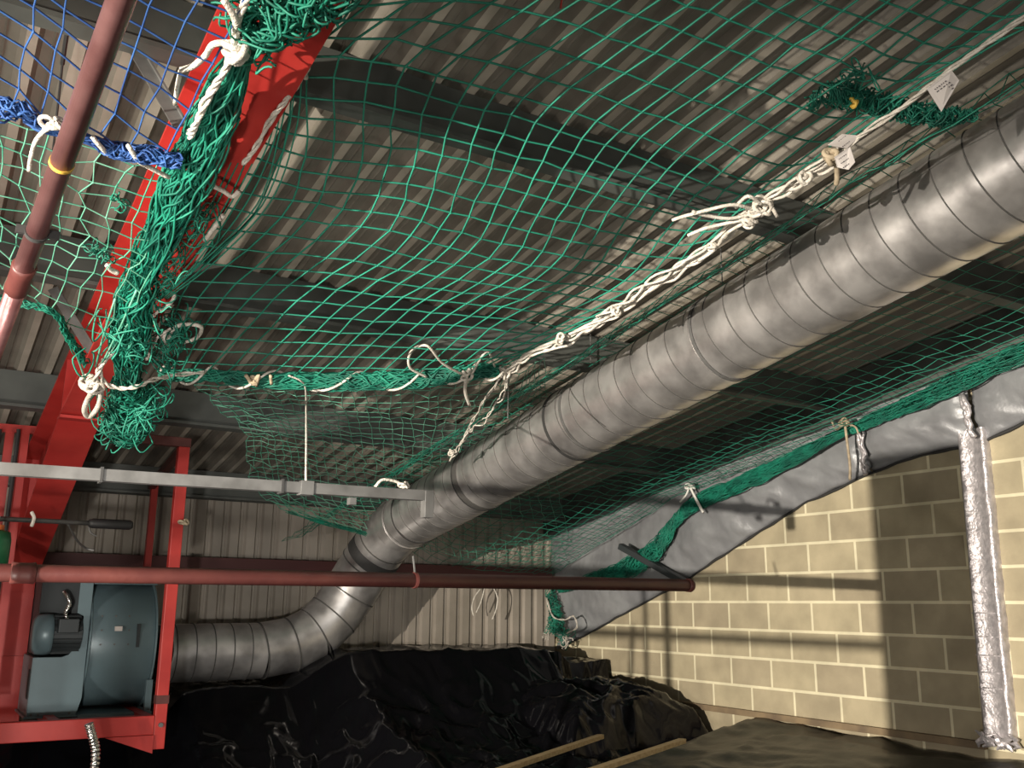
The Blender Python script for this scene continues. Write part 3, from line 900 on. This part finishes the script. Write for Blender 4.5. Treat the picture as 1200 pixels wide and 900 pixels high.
def rope(path_pts, r, name='rope', m=None, parent=None, strands=3, wob=0.004, seed=3, turns=14):
    rnd = random.Random(seed)
    base = cr(path_pts, 10); L = len(base); mb = MB()
    for k in range(strands):
        pth = []
        for i, p in enumerate(base):
            d = (base[min(i+1, L-1)]-base[max(i-1, 0)]).normalized(); a1 = d.orthogonal().normalized() if i == 0 else (a1-d*a1.dot(d)).normalized()
            b1 = d.cross(a1); t = i*0.5+k*2*math.pi/strands
            pth.append(p+(a1*math.cos(t)+b1*math.sin(t))*r*0.62+Vector((noise.noise(p*9+Vector((k, 0, 0))), 0, noise.noise(p*9+Vector((0, k, 5)))))*wob)
        mb.tube(pth, r*0.62, 6)
    return mb.build(name, m or M['rope'], parent, smooth=True)

def knot(mb, c, R0, r, n=4, seed=0, sep=False):
    rnd = random.Random(seed)
    if mb.marks or sep: mb.mark()
    for k in range(n):
        a1 = Vector((rnd.gauss(0, 1), rnd.gauss(0, 1), rnd.gauss(0, 1))).normalized()
        mb.torus(Vector(c)+Vector((rnd.gauss(0, R0*.3), rnd.gauss(0, R0*.3), rnd.gauss(0, R0*.3))), a1, R0*rnd.uniform(.6, 1), r, 14, 6)

def px3(ctrl, offs):
    return [[hr(u, v, offs[j] if not isinstance(offs[j], (list, tuple)) else offs[j][i]) for i, (u, v) in enumerate(row)] for j, row in enumerate(ctrl)]

# --- main green net
na = thing('safety_net', 'large green knotted safety net slung under the roof, left of the duct', 'net', None)
ci = [-4, -2, 0, 2, 4, 6, 8, 12, 16, 20]
cj = [-12, -6, -3, 0, 5, 9, 14, 20]
ctrlA = [
 [(330, -160), (560, -210), (760, -220), (860, -200), (960, -180), (1010, -150), (1060, -120), (1150, -80), (1240, -45), (1310, -30)],
 [(335, -60), (480, -60), (630, -70), (710, -55), (785, -40), (835, -18), (885, 2), (985, 42), (1080, 75), (1150, 62)],
 [(342, 10), (430, 5), (533, 0), (612, 13), (680, 32), (740, 52), (795, 72), (895, 108), (985, 140), (1055, 125)],
 [(338, 75), (365, 66), (437, 70), (513, 89), (583, 106), (643, 124), (700, 142), (800, 180), (885, 214), (960, 200)],
 [(306, 165), (358, 184), (423, 190), (484, 196), (540, 209), (592, 222), (640, 233), (735, 256), (825, 272), (888, 245)],
 [(262, 245), (330, 254), (388, 262), (455, 270), (505, 285), (550, 296), (598, 306), (690, 322), (770, 330), (822, 295)],
 [(196, 345), (233, 348), (292, 350), (350, 352), (404, 358), (455, 362), (505, 366), (592, 374), (670, 382), (728, 362)],
 [(185, 434), (203, 437), (222, 438), (262, 440), (318, 441), (368, 443), (418, 444), (500, 443), (555, 436), (592, 438)],
]
offA = [0.34, 0.36, 0.38, 0.40, 0.50, 0.53, 0.52, 0.52]
PA = interp_grid(px3(ctrlA, offA), list(range(-4, 21)), list(range(-12, 21)), ci, cj)
net_mesh(PA, 0.0036, 'mesh', M['green'], na, jit=0.0028, seed=2)
# second part of the mesh right of the white rope, over and beyond the duct
Xa, Xb = 2.75, 5.50
def netB(X, Y):
    t = (X-Xa)/(Xb-Xa)
    edge = float(np.interp(X, [2.6, 2.85, 3.08, 3.6, 4.1, 4.9, 5.5], [0.52, 0.46, 0.235, 0.235, 0.34, 0.44, 0.42]))
    far = 0.16*max(0, Y-6.2)*float(np.interp(X, [3.6, 4.2], [0.0, 1.0]))
    return Vector((X+0.015*math.sin(Y*5), Y, roof(Y)-edge-far))
cols = [Xa+(Xb-Xa)*i/27 for i in range(28)]
def squeeze(t):
    return 1-(1-t)**1.35
PB = []
for j in range(70):
    Y = 1.2+0.1*j
    row = []
    x0 = 2.75+0.10*(4.8-Y)*0.15
    for i in range(28):
        t = squeeze(i/27)
        row.append(netB(x0+(Xb-x0)*t, Y+0.10*math.sin(i*0.25)))
    PB.append(row)
# keep clear of the duct: the net passes above it
for row in PB:
    for i, p in enumerate(row):
        c = dpos(p.y)
        dx = abs(p.x-c.x)
        if dx < DR+0.02:
            zmin = c.z+math.sqrt(max(0, (DR+0.02)**2-dx*dx))
            if p.z < zmin: row[i] = Vector((p.x, p.y, zmin))
nb = thing('safety_net', 'green safety net stretched from the white rope over the duct to the foil beam', 'net')
net_mesh(PB, 0.0021, 'mesh', M['green'], nb, jit=0.006, seed=5, knots=False)

# gathered green edge along the foil beam
pth = [(1330, 352), (1200, 412), (1100, 458), (1010, 498), (985, 508), (900, 552), (820, 588), (790, 612), (768, 645), (730, 668), (690, 680), (655, 690)]
P3 = [hx(u, v, XW-0.19) for (u, v) in pth]
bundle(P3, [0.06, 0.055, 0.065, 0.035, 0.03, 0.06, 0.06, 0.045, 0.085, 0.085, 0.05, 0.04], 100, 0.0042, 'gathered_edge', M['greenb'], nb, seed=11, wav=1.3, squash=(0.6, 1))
pc = [hx(646, 690, XW-0.2), hx(650, 715, XW-0.2), hx(653, 742, XW-0.2)]
bundle(pc, [0.055, 0.07, 0.09], 34, 0.004, 'hanging_tail', M['greenb'], nb, seed=13, wav=2.5)
loops([hx(652, 735, XW-0.22), hx(660, 745, XW-0.22)], 0.07, 0.0035, 14, 'tail_loops', M['green'], nb, 4)
rw = [rope([hx(640, 700, XW-.28), hx(648, 722, XW-.28), hx(662, 726, XW-.28), hx(672, 722, XW-.28), hx(676, 735, XW-.28), hx(664, 742, XW-.28)], 0.007, 'white_cord', parent=nb, strands=2)]
loops([hx(643, 745, XW-0.28), hx(662, 752, XW-0.28)], 0.06, 0.005, 4, 'white_cord_tangle', M['rope'], nb, 8)

# --- lower rear net hanging from the lashed hem towards the back wall
nc = thing('safety_net', 'fine green net sagging behind the lashed hem towards the ribbed back wall', 'net')
cc = [0, 8, 16, 26, 34]
rj = [0, 6, 12, 18, 24, 30]
def hyv(u, v, y): return hy(u, v, y)
ctrlC = [
 [hr(228, 452, .56), hr(330, 450, .55), hr(440, 449, .55), hr(592, 440, .53), hr(640, 420, .52)],
 [hy(256, 477, 5.4), hy(345, 485, 5.4), hy(445, 490, 5.4), hy(570, 490, 5.5), hy(640, 480, 5.6)],
 [hy(286, 505, 5.9), hy(357, 515, 5.9), hy(450, 528, 6.0), hy(560, 535, 6.2), hy(650, 535, 6.4)],
 [hy(290, 540, 6.3), hy(362, 550, 6.4), hy(452, 565, 6.6), hy(560, 575, 6.9), hy(655, 580, 7.1)],
 [hy(302, 575, 6.6), hy(372, 588, 6.8), hy(462, 603, 7.0), hy(565, 615, 7.4), hy(665, 620, 7.7)],
 [hy(336, 598, 6.9), hy(400, 618, 7.1), hy(480, 640, 7.3), hy(570, 655, 7.8), hy(680, 662, 8.05)],
]
PC = interp_grid(ctrlC, list(range(0, 35)), list(range(0, 31)), cc, rj)
def inside_duct(p, extra=0.02):
    c = dpos(p.y); d = p-c; d -= ax*d.dot(ax)
    if p.y < 7.3: return d.length < DR+extra
    return False
def skipC(j, i):
    return inside_duct(PC[j][i])
net_mesh(PC, 0.0026, 'mesh', M['greenp'], nc, jit=0.008, seed=8, skip=skipC)
bundle([hy(336, 598, 6.9), hy(400, 618, 7.1), hy(480, 640, 7.3)], 0.02, 14, 0.003, 'edge_cord', M['greenb'], nc, seed=3)

# --- hem of the main net with white lashing
hem = [hr(185, 437, .52), hr(235, 440, .53), hr(300, 445, .54), hr(400, 447, .54), hr(480, 445, .54), hr(545, 437, .53), hr(585, 434, .53)]
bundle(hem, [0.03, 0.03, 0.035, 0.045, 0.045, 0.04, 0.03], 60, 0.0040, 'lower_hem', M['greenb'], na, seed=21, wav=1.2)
lash = []
hb = cr(hem, 24)
for i in range(0, len(hb)):
    t = i*0.26
    lash.append(hb[i]+Vector((0, -0.045*math.cos(t), 0.048*math.sin(t))))
mb = MB(); mb.tube(lash, 0.0065, 6)
tag(mb.build('lashing_rope', M['rope'], smooth=True), 'white rope wound in a spiral around the lower hem of the green net', 'rope')
mb = MB(); t_ = thing('rope_tail', 'white rope tail looped over the right end of the lashed hem', 'rope')
mb.tube(cr([hr(540, 438, .55), hr(518, 425, .55), hr(500, 405, .52), hr(482, 412, .5), hr(480, 430, .54), hr(500, 442, .55)], 8), 0.007, 6)
mb.mark(); mb.tube(cr([hr(547, 440, .56), hr(545, 458, .6), hr(550, 475, .62)], 6), 0.009, 6)
mb.mark(); mb.tube(cr([hr(552, 440, .56), hr(570, 412, .5), hr(580, 430, .52)], 8), 0.006, 6)
knot(mb, hr(547, 440, .56), 0.022, 0.008, 4, 5)
mb.build('loop', M['rope'], t_, smooth=True)
mb = MB(); t_ = thing('cord_knot', 'tan cord knot tied on the lashed hem near its left end', 'knot')
c0 = hr(296, 446, .56)
mb.tube(cr([hr(288, 440, .56), hr(296, 448, .57), hr(303, 440, .56), hr(300, 452, .58)], 5), 0.009, 6)
knot(mb, c0, 0.02, 0.007, 4, 8)
mb.mark(); mb.tube(cr([hr(317, 440, .56), hr(318, 450, .58)], 4), 0.008, 6)
mb.build('turn', M['cord'], t_, smooth=True)

# --- gathered bunch on the red rafter
bp = [(395, -40, .62), (345, 0, .62), (305, 30, .64), (283, 62, .66), (258, 120, .66), (228, 190, .66), (200, 250, .66), (170, 315, .66), (158, 350, .67), (152, 400, .68), (150, 440, .70)]
P3 = [hr(u, v, o) for u, v, o in bp]
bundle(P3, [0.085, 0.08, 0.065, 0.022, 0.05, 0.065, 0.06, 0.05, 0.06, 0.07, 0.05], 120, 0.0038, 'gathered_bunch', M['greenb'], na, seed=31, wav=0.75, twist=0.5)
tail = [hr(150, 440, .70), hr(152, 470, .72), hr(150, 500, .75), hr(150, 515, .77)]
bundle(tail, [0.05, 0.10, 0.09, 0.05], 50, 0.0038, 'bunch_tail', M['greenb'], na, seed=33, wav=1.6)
loops([hr(135, 480, .74), hr(165, 482, .74), hr(150, 500, .76), hr(172, 470, .74), hr(145, 400, .70), hr(160, 385, .70)], 0.09, 0.0034, 18, 'tail_loops', M['green'], na, 14)
loops([hr(330, 20, .64), hr(300, 45, .65), hr(360, 0, .64), hr(290, 30, .66)], 0.06, 0.0032, 18, 'upper_loops', M['green'], na, 15)
loops([hr(200, 300, .64), hr(190, 325, .64), hr(235, 250, .62), hr(222, 275, .62), hr(185, 350, .66)], 0.06, 0.003, 9, 'side_loops', M['green'], na, 16)
loops([hr(195, 400, .62), hr(205, 385, .60), hr(190, 420, .64)], 0.08, 0.0034, 12, 'knotted_side', M['greenb'], na, 17)
# loose strands between bunch and main mesh
mb = MB(); rnd = random.Random(4)
for k in range(9):
    t = k/8
    e = rnd.uniform(-9, 9); mb.mark()
    pts = [hr(288+62*t+e, 70+10*t, .50), hr(282+66*t-e*.5, 150+8*t, .54), hr(250+62*t+e*.6, 240, .57), hr(200+50*t-e*.4, 310, .61), hr(172+24*t, 350, .63)]
    mb.tube(cr(pts, 6), 0.0028, 4)
mb.build('loose_strands', M['green'], na, smooth=True)

# scattered torn netting near the top of the white rope
bundle([hr(945, 122, .36), hr(985, 108, .36), hr(1015, 118, .36), hr(1060, 130, .38), hr(1105, 136, .40), hr(1145, 135, .42)], [0.03, 0.05, 0.045, 0.04, 0.04, 0.02], 34, 0.003, 'tangled_patch', M['greenb'], na, seed=41, wav=4)
loops([hr(985, 105, .36), hr(1010, 85, .36), hr(1000, 118, .36), hr(1080, 130, .38)], 0.05, 0.0028, 9, 'tangled_loops', M['greenb'], na, 18)
mb = MB(); knot(mb, hr(1001, 119, .40), 0.014, 0.006, 4, 2)
tag(mb.build('cord_knot', M['yellow'], smooth=True), 'small yellow tie among the tangled dark green twine below the roof', 'knot')

# --- white ropes
wr = [(592, 438), (620, 415), (655, 398), (700, 376), (740, 350), (790, 318), (830, 290), (865, 258), (905, 232), (945, 205), (985, 180), (1010, 158), (1060, 124), (1100, 92), (1150, 55), (1215, 12), (1300, -40)]
r1 = thing('edge_rope', 'long white twisted rope joining the two green nets, with a knot and loose ends', 'rope')
rope([hr(u, v, .54) for u, v in wr[:11]], 0.011, 'rope', parent=r1, strands=3, wob=0.012)
rope([hr(u, v, .54) for u, v in wr[10:]], 0.0075, 'upper_rope', parent=r1, strands=3, wob=0.006)
rope([hr(u, v+5, .55) for u, v in wr[:11]], 0.010, 'second_rope', parent=r1, strands=2, wob=0.03, seed=9)
rope([hr(u, v-4, .55) for u, v in wr[3:11]], 0.009, 'third_rope', parent=r1, strands=2, wob=0.02, seed=10)
mb = MB(); mb.mark(); knot(mb, hr(893, 246, .575), 0.036, 0.007, 8, 3); knot(mb, hr(880, 256, .575), 0.03, 0.007, 6, 4); knot(mb, hr(943, 206, .575), 0.022, 0.007, 5, 6)
knot(mb, hr(835, 290, .575), 0.018, 0.006, 4, 7); knot(mb, hr(720, 366, .575), 0.02, 0.006, 4, 9); knot(mb, hr(655, 398, .575), 0.02, 0.006, 4, 19)
mb.build('knot', M['rope'], r1, smooth=True)
mb = MB()
for pts in ([(885, 246), (860, 240), (830, 246), (800, 254), (788, 258)], [(885, 250), (855, 256), (825, 252), (812, 248)], [(880, 256), (850, 262), (825, 268), (806, 276)], [(893, 240), (878, 230), (868, 236), (862, 243)],
            [(870, 262), (850, 275), (838, 292), (818, 306)]):
    mb.mark()
    mb.tube(cr([hr(u, v, 0.57+0.01*random.random()) for u, v in pts], 6), 0.007, 6)
mb.build('loose_end', M['rope'], r1, smooth=True)
mb = MB()
knot(mb, hr(975, 184, .575), 0.022, 0.009, 4, 21); mb.tube(cr([hr(975, 184, .575), hr(980, 195, .585), hr(981, 208, .60), hr(980, 216, .61)], 6), 0.009, 8)
tag(mb.build('cord_knot', M['cord'], smooth=True), 'tan cord knot with a hanging end beside the white tag on the rope', 'knot')
# lower continuation of the white rope down to the duct
r2 = thing('edge_rope', 'white rope dropping from the hem corner down to the duct', 'rope')
rope([hr(592, 438, .53), hr(578, 455, .55), hr(562, 480, .56), hr(548, 505, .56), hr(535, 528, .58), hr(527, 540, .60)], 0.006, 'rope', parent=r2, strands=2, wob=0.02, seed=12)
rope([hr(600, 436, .53), hr(588, 462, .55), hr(570, 490, .56), hr(555, 500, .56), hr(540, 522, .58)], 0.006, 'second_rope', parent=r2, strands=2, wob=0.03, seed=14)
mb = MB(); mb.mark(); knot(mb, hr(590, 438, .54), 0.03, 0.007, 7, 23); knot(mb, hr(530, 530, .6), 0.018, 0.006, 4, 24); mb.build('knot', M['rope'], r2, smooth=True)
mb = MB(); mb.tube([hr(596, 440, .5), hr(595, 490, .9)], 0.003, 5)
tag(mb.build('hanging_wire', M['strut'], smooth=True), 'thin wire dropping from the hem corner knot to the duct', 'wire')

# ropes along the bunch on the rafter
r3 = thing('lashing_rope', 'white rope running down the left side of the green bunch on the red rafter', 'rope')
rope([hr(298, -20, .66), hr(280, 20, .68), hr(275, 50, .69), hr(262, 85, .70), hr(243, 115, .71), hr(228, 148, .71), hr(222, 160, .7)], 0.009, 'rope', parent=r3, strands=3)
mb = MB()
mb.mark(); mb.tube(cr([hr(272, 50, .70), hr(250, 52, .70), hr(240, 66, .69), hr(225, 78, .68), hr(212, 82, .68)], 6), 0.008, 8)
mb.mark(); mb.tube(cr([hr(212, 82, .68), hr(208, 100, .67), hr(205, 122, .66)], 6), 0.006, 6)
mb.mark(); mb.tube(cr([hr(262, 0, .68), hr(272, 15, .69), hr(278, 30, .7)], 6), 0.009, 6)
mb.build('loose_end', M['rope'], r3, smooth=True)
mb = MB(); knot(mb, hr(280, 58, .7), 0.03, 0.009, 6, 33); mb.build('knot', M['rope'], r3, smooth=True)
rope([hr(353, 82, .5), hr(350, 95, .52), hr(335, 118, .56), hr(318, 140, .58), hr(300, 172, .60), hr(285, 192, .60)], 0.007, 'side_rope', parent=r3, strands=3)
mb = MB(); knot(mb, hr(353, 80, .5), 0.024, 0.006, 7, 35)
mb.mark(); mb.tube(cr([hr(250, 218, .6), hr(262, 224, .6), hr(272, 230, .6), hr(280, 224, .6)], 6), 0.008, 6)
mb.mark(); mb.tube(cr([hr(262, 252, .62), hr(250, 268, .63), hr(240, 282, .63)], 6), 0.008, 6)
mb.build('side_knot', M['rope'], r3, smooth=True)
r4 = thing('lashing_rope', 'white rope wrapped round the lower end of the green bunch', 'rope')
rope([hr(128, 416, .72), hr(118, 430, .74), hr(122, 448, .76), hr(140, 455, .77), hr(162, 452, .76), hr(180, 445, .7), hr(205, 440, .62), hr(240, 436, .56)], 0.009, 'rope', parent=r4, strands=2, seed=41)
rope([hr(132, 412, .73), hr(120, 425, .74), hr(112, 445, .76), hr(114, 462, .76)], 0.010, 'second_rope', parent=r4, strands=2, seed=43)
mb = MB()
mb.mark(); mb.tube(cr([hr(112, 452, .76), hr(102, 470, .78), hr(99, 482, .79), hr(104, 488, .79), hr(113, 480, .79), hr(118, 466, .77), hr(118, 450, .76)], 8), 0.012, 8)
mb.mark(); mb.tube(cr([hr(192, 402, .62), hr(205, 384, .6), hr(222, 380, .58), hr(236, 384, .58), hr(230, 396, .58), hr(212, 402, .6)], 8), 0.009, 6)
mb.mark(); knot(mb, hr(108, 450, .76), 0.035, 0.008, 7, 45); knot(mb, hr(168, 415, .68), 0.025, 0.007, 5, 46); knot(mb, hr(195, 395, .62), 0.022, 0.009, 4, 47)
mb.mark(); mb.tube(cr([hr(170, 418, .66), hr(180, 405, .65), hr(185, 395, .64), hr(200, 385, .62)], 6), 0.006, 6)
mb.mark(); mb.tube(cr([hr(205, 345, .62), hr(200, 355, .63), hr(184, 366, .64), hr(178, 372, .65)], 6), 0.007, 6)
mb.mark(); mb.tube(cr([hr(138, 320, .68), hr(130, 316, .68), hr(126, 311, .68)], 6), 0.010, 6)
mb.build('loose_loop', M['rope'], r4, smooth=True)

# cord hanging from the hem to the grey channel
pch = hy(358, 572, Yg)
mb = MB(); mb.tube(cr([hr(338, 440, .57), hr(352, 446, .58), hr(358, 456, .6), hy(359, 500, 3.55), pch+Vector((0, 0, 0.02))], 6), 0.0045, 6)
tag(mb.build('suspension_cord', M['rope'], smooth=True), 'single white cord hanging from the hem down to the grey channel', 'cord')
mb = MB(); mb.tube(cr([gb+Vector((-0.22, 0.02, 0.02)), gb+Vector((-0.19, 0.02, 0.05)), gb+Vector((-0.13, 0.02, 0.045)), gb+Vector((-0.10, 0.02, 0.02))], 6), 0.006, 6)
knot(mb, gb+Vector((-0.11, 0.02, 0.035)), 0.014, 0.005, 3, 3)
tag(mb.build('cord_loop', M['rope'], smooth=True), 'short white cord loop over the grey channel near its end bracket', 'cord')
mb = MB(); knot(mb, hy(214, 612, 6.2), 0.02, 0.008, 3, 3)
tag(mb.build('cable_tie', M['cord'], smooth=True), 'pale tie fixed on the upper part of the red frame post', 'tie')

# ties on the foil beam
mb = MB(); c = hx(990, 496, XW-0.27)
knot(mb, c, 0.03, 0.008, 5, 3)
mb.tube(cr([c, hx(993, 520, XW-0.26), hx(996, 545, XW-0.22), hx(996, 562, XW-0.16)], 6), 0.010, 6)
mb.tube(cr([c, hx(980, 503, XW-.27), hx(974, 492, XW-.27)], 5), 0.007, 6)
mb.tube(cr([c, hx(1002, 500, XW-.27), hx(1006, 508, XW-.27)], 5), 0.007, 6)
tag(mb.build('net_tie', M['cord'], smooth=True), 'pale cord tie with a long tail at the foil beam seam', 'tie')
mb = MB(); c = hx(808, 570, XW-0.27)
knot(mb, c, 0.03, 0.009, 4, 3)
mb.tube(cr([c, hx(816, 585, XW-.25), hx(824, 600, XW-.24), hx(820, 594, XW-.24), hx(812, 578, XW-.25)], 6), 0.010, 6)
mb.tube(cr([c, hx(804, 580, XW-.26), hx(797, 588, XW-.25)], 5), 0.009, 6)
tag(mb.build('net_tie', M['white'], smooth=True), 'bright white looped tie midway along the foil beam', 'tie')

# tags
def paper_tag(pts, label, marks):
    mb = MB(); n = len(pts)
    P = [Vector(p) for p in pts]
    nrm = (P[1]-P[0]).cross(P[2]-P[0]).normalized()
    if nrm.dot(-Vector(_f)) < 0: nrm = -nrm
    o0 = thing('paper_tag', label, 'tag')
    mb.add([p+nrm*0.0008 for p in P]+[p-nrm*0.0008 for p in P], [tuple(range(n)), tuple(reversed(range(n, 2*n)))]+[(i, n+i, n+(i+1) % n, (i+1) % n) for i in range(n)])
    mb.build('sheet', M['paper'], o0)
    mi = MB()
    c = sum(P, Vector())/n; a1 = (P[1]-P[0]).normalized(); b1 = nrm.cross(a1)
    s = (P[1]-P[0]).length
    rnd = random.Random(marks)
    for k in range(marks):
        p = c+a1*s*(-0.28)+b1*s*(0.26-0.52*k/max(1, marks-1))*(1 if b1.dot(P[2]-P[1]) else 1)
        x = 0
        while x < 0.5*s:
            l = rnd.uniform(0.03, 0.10)*s
            mi.bar(p+a1*x+nrm*0.0016, p+a1*(x+l)+nrm*0.0016, 0.0006, 0.05*s, up=tuple(b1))
            x += l+0.04*s
    mi.build('printing', M['ink'], o0)
paper_tag([hr(1086, 104, 0.585), hr(1115, 82, 0.565), hr(1124, 94, 0.575), hr(1103, 131, 0.625)], 'creased whitish paper tag with faint print hanging on the rope near the top right', 4)
paper_tag([hr(978, 184, 0.595), hr(996, 172, 0.565), hr(1002, 190, 0.605), hr(994, 199, 0.625), hr(981, 196, 0.615)], 'small white printed tag hanging under the rope beside the tan cord knot', 3)
paper_tag([hr(970, 170, 0.555), hr(987, 157, 0.535), hr(1008, 159, 0.535), hr(992, 174, 0.555)], 'small folded grey-white tag lying on top of the rope', 2)
mb = MB(); mb.tube(cr([hr(660, -10, .3), hr(658, 2, .3), hr(657, 10, .31)], 4), 0.003, 5)
tag(mb.build('loose_thread', M['red'], smooth=True), 'short orange-red thread hanging at the top edge near the middle', 'thread')

# --- left green net
nl = thing('safety_net', 'coarse green net left of the red rafter, below the blue net', 'net')
ctrlL = [
 [(-60, 118), (0, 138), (60, 160), (120, 180), (185, 196), (235, 205)],
 [(-60, 175), (0, 190), (48, 208), (98, 225), (160, 243), (205, 255)],
 [(-60, 225), (0, 243), (50, 262), (97, 275), (150, 292), (185, 305)],
 [(-60, 262), (-2, 275), (38, 300), (85, 312), (126, 322), (165, 340)],
 [(-60, 300), (-10, 320), (20, 342), (60, 368), (100, 390), (150, 400)],
]
PL = interp_grid(px3(ctrlL, [.62, .66, .70, .72, .72]), list(range(0, 11)), list(range(0, 13)), [0, 2, 4, 6, 8, 10], [0, 3, 6, 9, 12])
net_mesh(PL, 0.0026, 'mesh', M['greenp'], nl, jit=0.007, seed=18)
bundle([hr(-30, 345, .72), hr(20, 355, .72), hr(63, 366, .73), hr(80, 395, .74), (hr(100, 425, .75))], [0.015, 0.018, 0.012, 0.014, 0.02], 22, 0.003, 'lower_hem', M['greenb'], nl, seed=3, wav=2)
loops([hr(140, 238, .66), hr(110, 290, .7), hr(118, 297, .7)], 0.03, 0.0026, 6, 'snags', M['greenb'], nl, 5)
mb = MB()
for a_, b_ in (((63, 366), (100, 445)), ((160, 340), (120, 425)), ((135, 350), (112, 430)), ((150, 380), (125, 420))):
    mb.mark(); m_ = ((a_[0]+b_[0])/2+random.uniform(-4, 4), (a_[1]+b_[1])/2)
    mb.tube(cr([hr(*a_, .72), hr(*m_, .735), hr(*b_, .75)], 6), 0.004, 5)
mb.build('gathered_strands', M['greenp'], nl, smooth=True)

# --- blue net
nbu = thing('safety_net', 'blue knotted net with a bunched blue lower edge at the top left', 'net')
VB = [((-98, 4), (-108, 96)), ((-50, 8), (-62, 100)), ((-3, 10), (-20, 103)), ((38, 11), (20, 104)), ((77, 12), (56, 109)), ((124, 10), (98, 114)),
      ((175, 7), (140, 109)), ((232, 0), (184, 105)), ((290, -6), (236, 100))]
def hem_v(u): return float(np.interp(u, [-100, 0, 30, 60, 130, 215, 260], [122, 127, 132, 150, 176, 188, 150]))
PU2 = []; VU = []
for j in range(-9, 7):
    row = []; vr = []
    for i, ((u0, v0), (u1, v1)) in enumerate(VB):
        k = j+i-1
        t = k/4.0
        u_, v_ = u0+(u1-u0)*t, v0+(v1-v0)*t
        vr.append(v_ > hem_v(u_)+14 or v_ < -90)
        row.append(hr(u_, min(v_, hem_v(u_)), 0.68+0.02*t))
    PU2.append(row); VU.append(vr)
net_mesh(PU2, 0.0028, 'mesh', M['blue'], nbu, jit=0.004, seed=28, skip=lambda j, i: VU[j][i])
bundle([hr(-60, 122, .72), hr(0, 128, .72), (hr(25, 130, .72)), hr(55, 150, .72), hr(100, 162, .72), hr(140, 178, .72), hr(180, 182, .72), hr(212, 190, .72)],
       [0.03, 0.03, 0.022, 0.014, 0.012, 0.024, 0.022, 0.02], 46, 0.0032, 'gathered_edge', M['blue'], nbu, seed=5, wav=1.1)
mb = MB(); t_ = thing('lashing_rope', 'pale rope lashing the blue net edge to the green net at the left', 'rope')
mb.tube(cr([hr(66, 138, .74), hr(55, 150, .74), hr(42, 165, .74), hr(36, 185, .74), hr(34, 200, .74)], 6), 0.006, 6)
knot(mb, hr(60, 146, .74), 0.022, 0.006, 4, 3)
mb.mark(); mb.tube(cr([hr(108, 160, .73), hr(118, 172, .74), hr(128, 182, .73)], 5), 0.007, 6)
mb.mark(); mb.tube(cr([hr(150, 170, .73), hr(162, 188, .74), hr(175, 196, .73), hr(198, 208, .72)], 5), 0.007, 6)
mb.build('lashing_turn', M['rope'], t_, smooth=True)

# white cables hanging in front of the ribbed back wall
for pts, r_, lb in (([(563, 690), (556, 700), (553, 712), (555, 722)], .007, 'left curved cord of three hanging before the ribbed back wall'),
                    ([(568, 688), (564, 704), (558, 718)], .006, 'middle straighter cord of three hanging before the ribbed back wall'),
                    ([(578, 688), (583, 700), (582, 712), (577, 726)], .007, 'right bowed cord of three hanging before the ribbed back wall')):
    mb = MB(); mb.tube(cr([hy(u, v, 8.0) for u, v in pts], 6), r_, 6)
    tag(mb.build('white_cord', M['rope'], smooth=True), lb, 'cord', 'white cords before the back wall')

# flexible foil hose at the bottom left
mb = MB(); path = cr([hy(104, 848, 5.9), hy(108, 862, 5.9), hy(112, 880, 5.9), hy(110, 905, 5.9), hy(100, 930, 5.9)], 14)
mb.tube(path, [0.024+0.004*math.sin(i*2.1) for i in range(len(path))], 12)
tag(mb.build('foil_hose', M['foilflex'], smooth=True), 'short crinkled silver hose hanging below the red frame at bottom left', 'hose')

# ------------------------------------------------------------------ guard rail and shadow panel added beside the camera (out of frame; throws the shadows on the blocks)
gr = thing('guard_rail', 'steel guard rail and added shadow panel standing left of the camera, out of view', 'guard rail')
L = Vector(LK)
def toward(Yw, zw, X):
    W_ = Vector((XW, Yw, zw)); t = (X-L.x)/(W_.x-L.x); return L+(W_-L)*t, t
XC = -0.12
mb = MB()
for (zz, ya, yb, w) in ((-0.245, 8.1, 4.35, 0.075),):
    mb.mark(); p, t = toward(ya, zz, XC); q, t = toward(yb, zz, XC); mb.tube([p, q], w*t/2, 10)
mb.build('rail', M['strut'], gr)
mb = MB()
for (ya, za, zb_, w) in ((7.02, -0.16, -1.6, 0.055), (6.84, 0.3, -1.6, 0.055), (6.55, 0.35, -1.6, 0.085)):
    mb.mark(); p, t = toward(ya, za, XC); q, t = toward(ya+(0.15 if ya == 7.02 else 0), zb_, XC); mb.tube([p, q], w*t/2, 8)
mb.build('upright', M['strut'], gr)
mb = MB()
p, t = toward(4.36, -1.4, XC); q, t = toward(3.63, 1.05, XC)
mb.box((XC, q.y, FLOOR), (XC+0.03, p.y, q.z)); mb.build('shadow_panel', M['timberd'], gr)  # unseen panel added to cast the wide wall shadow, in place of a person
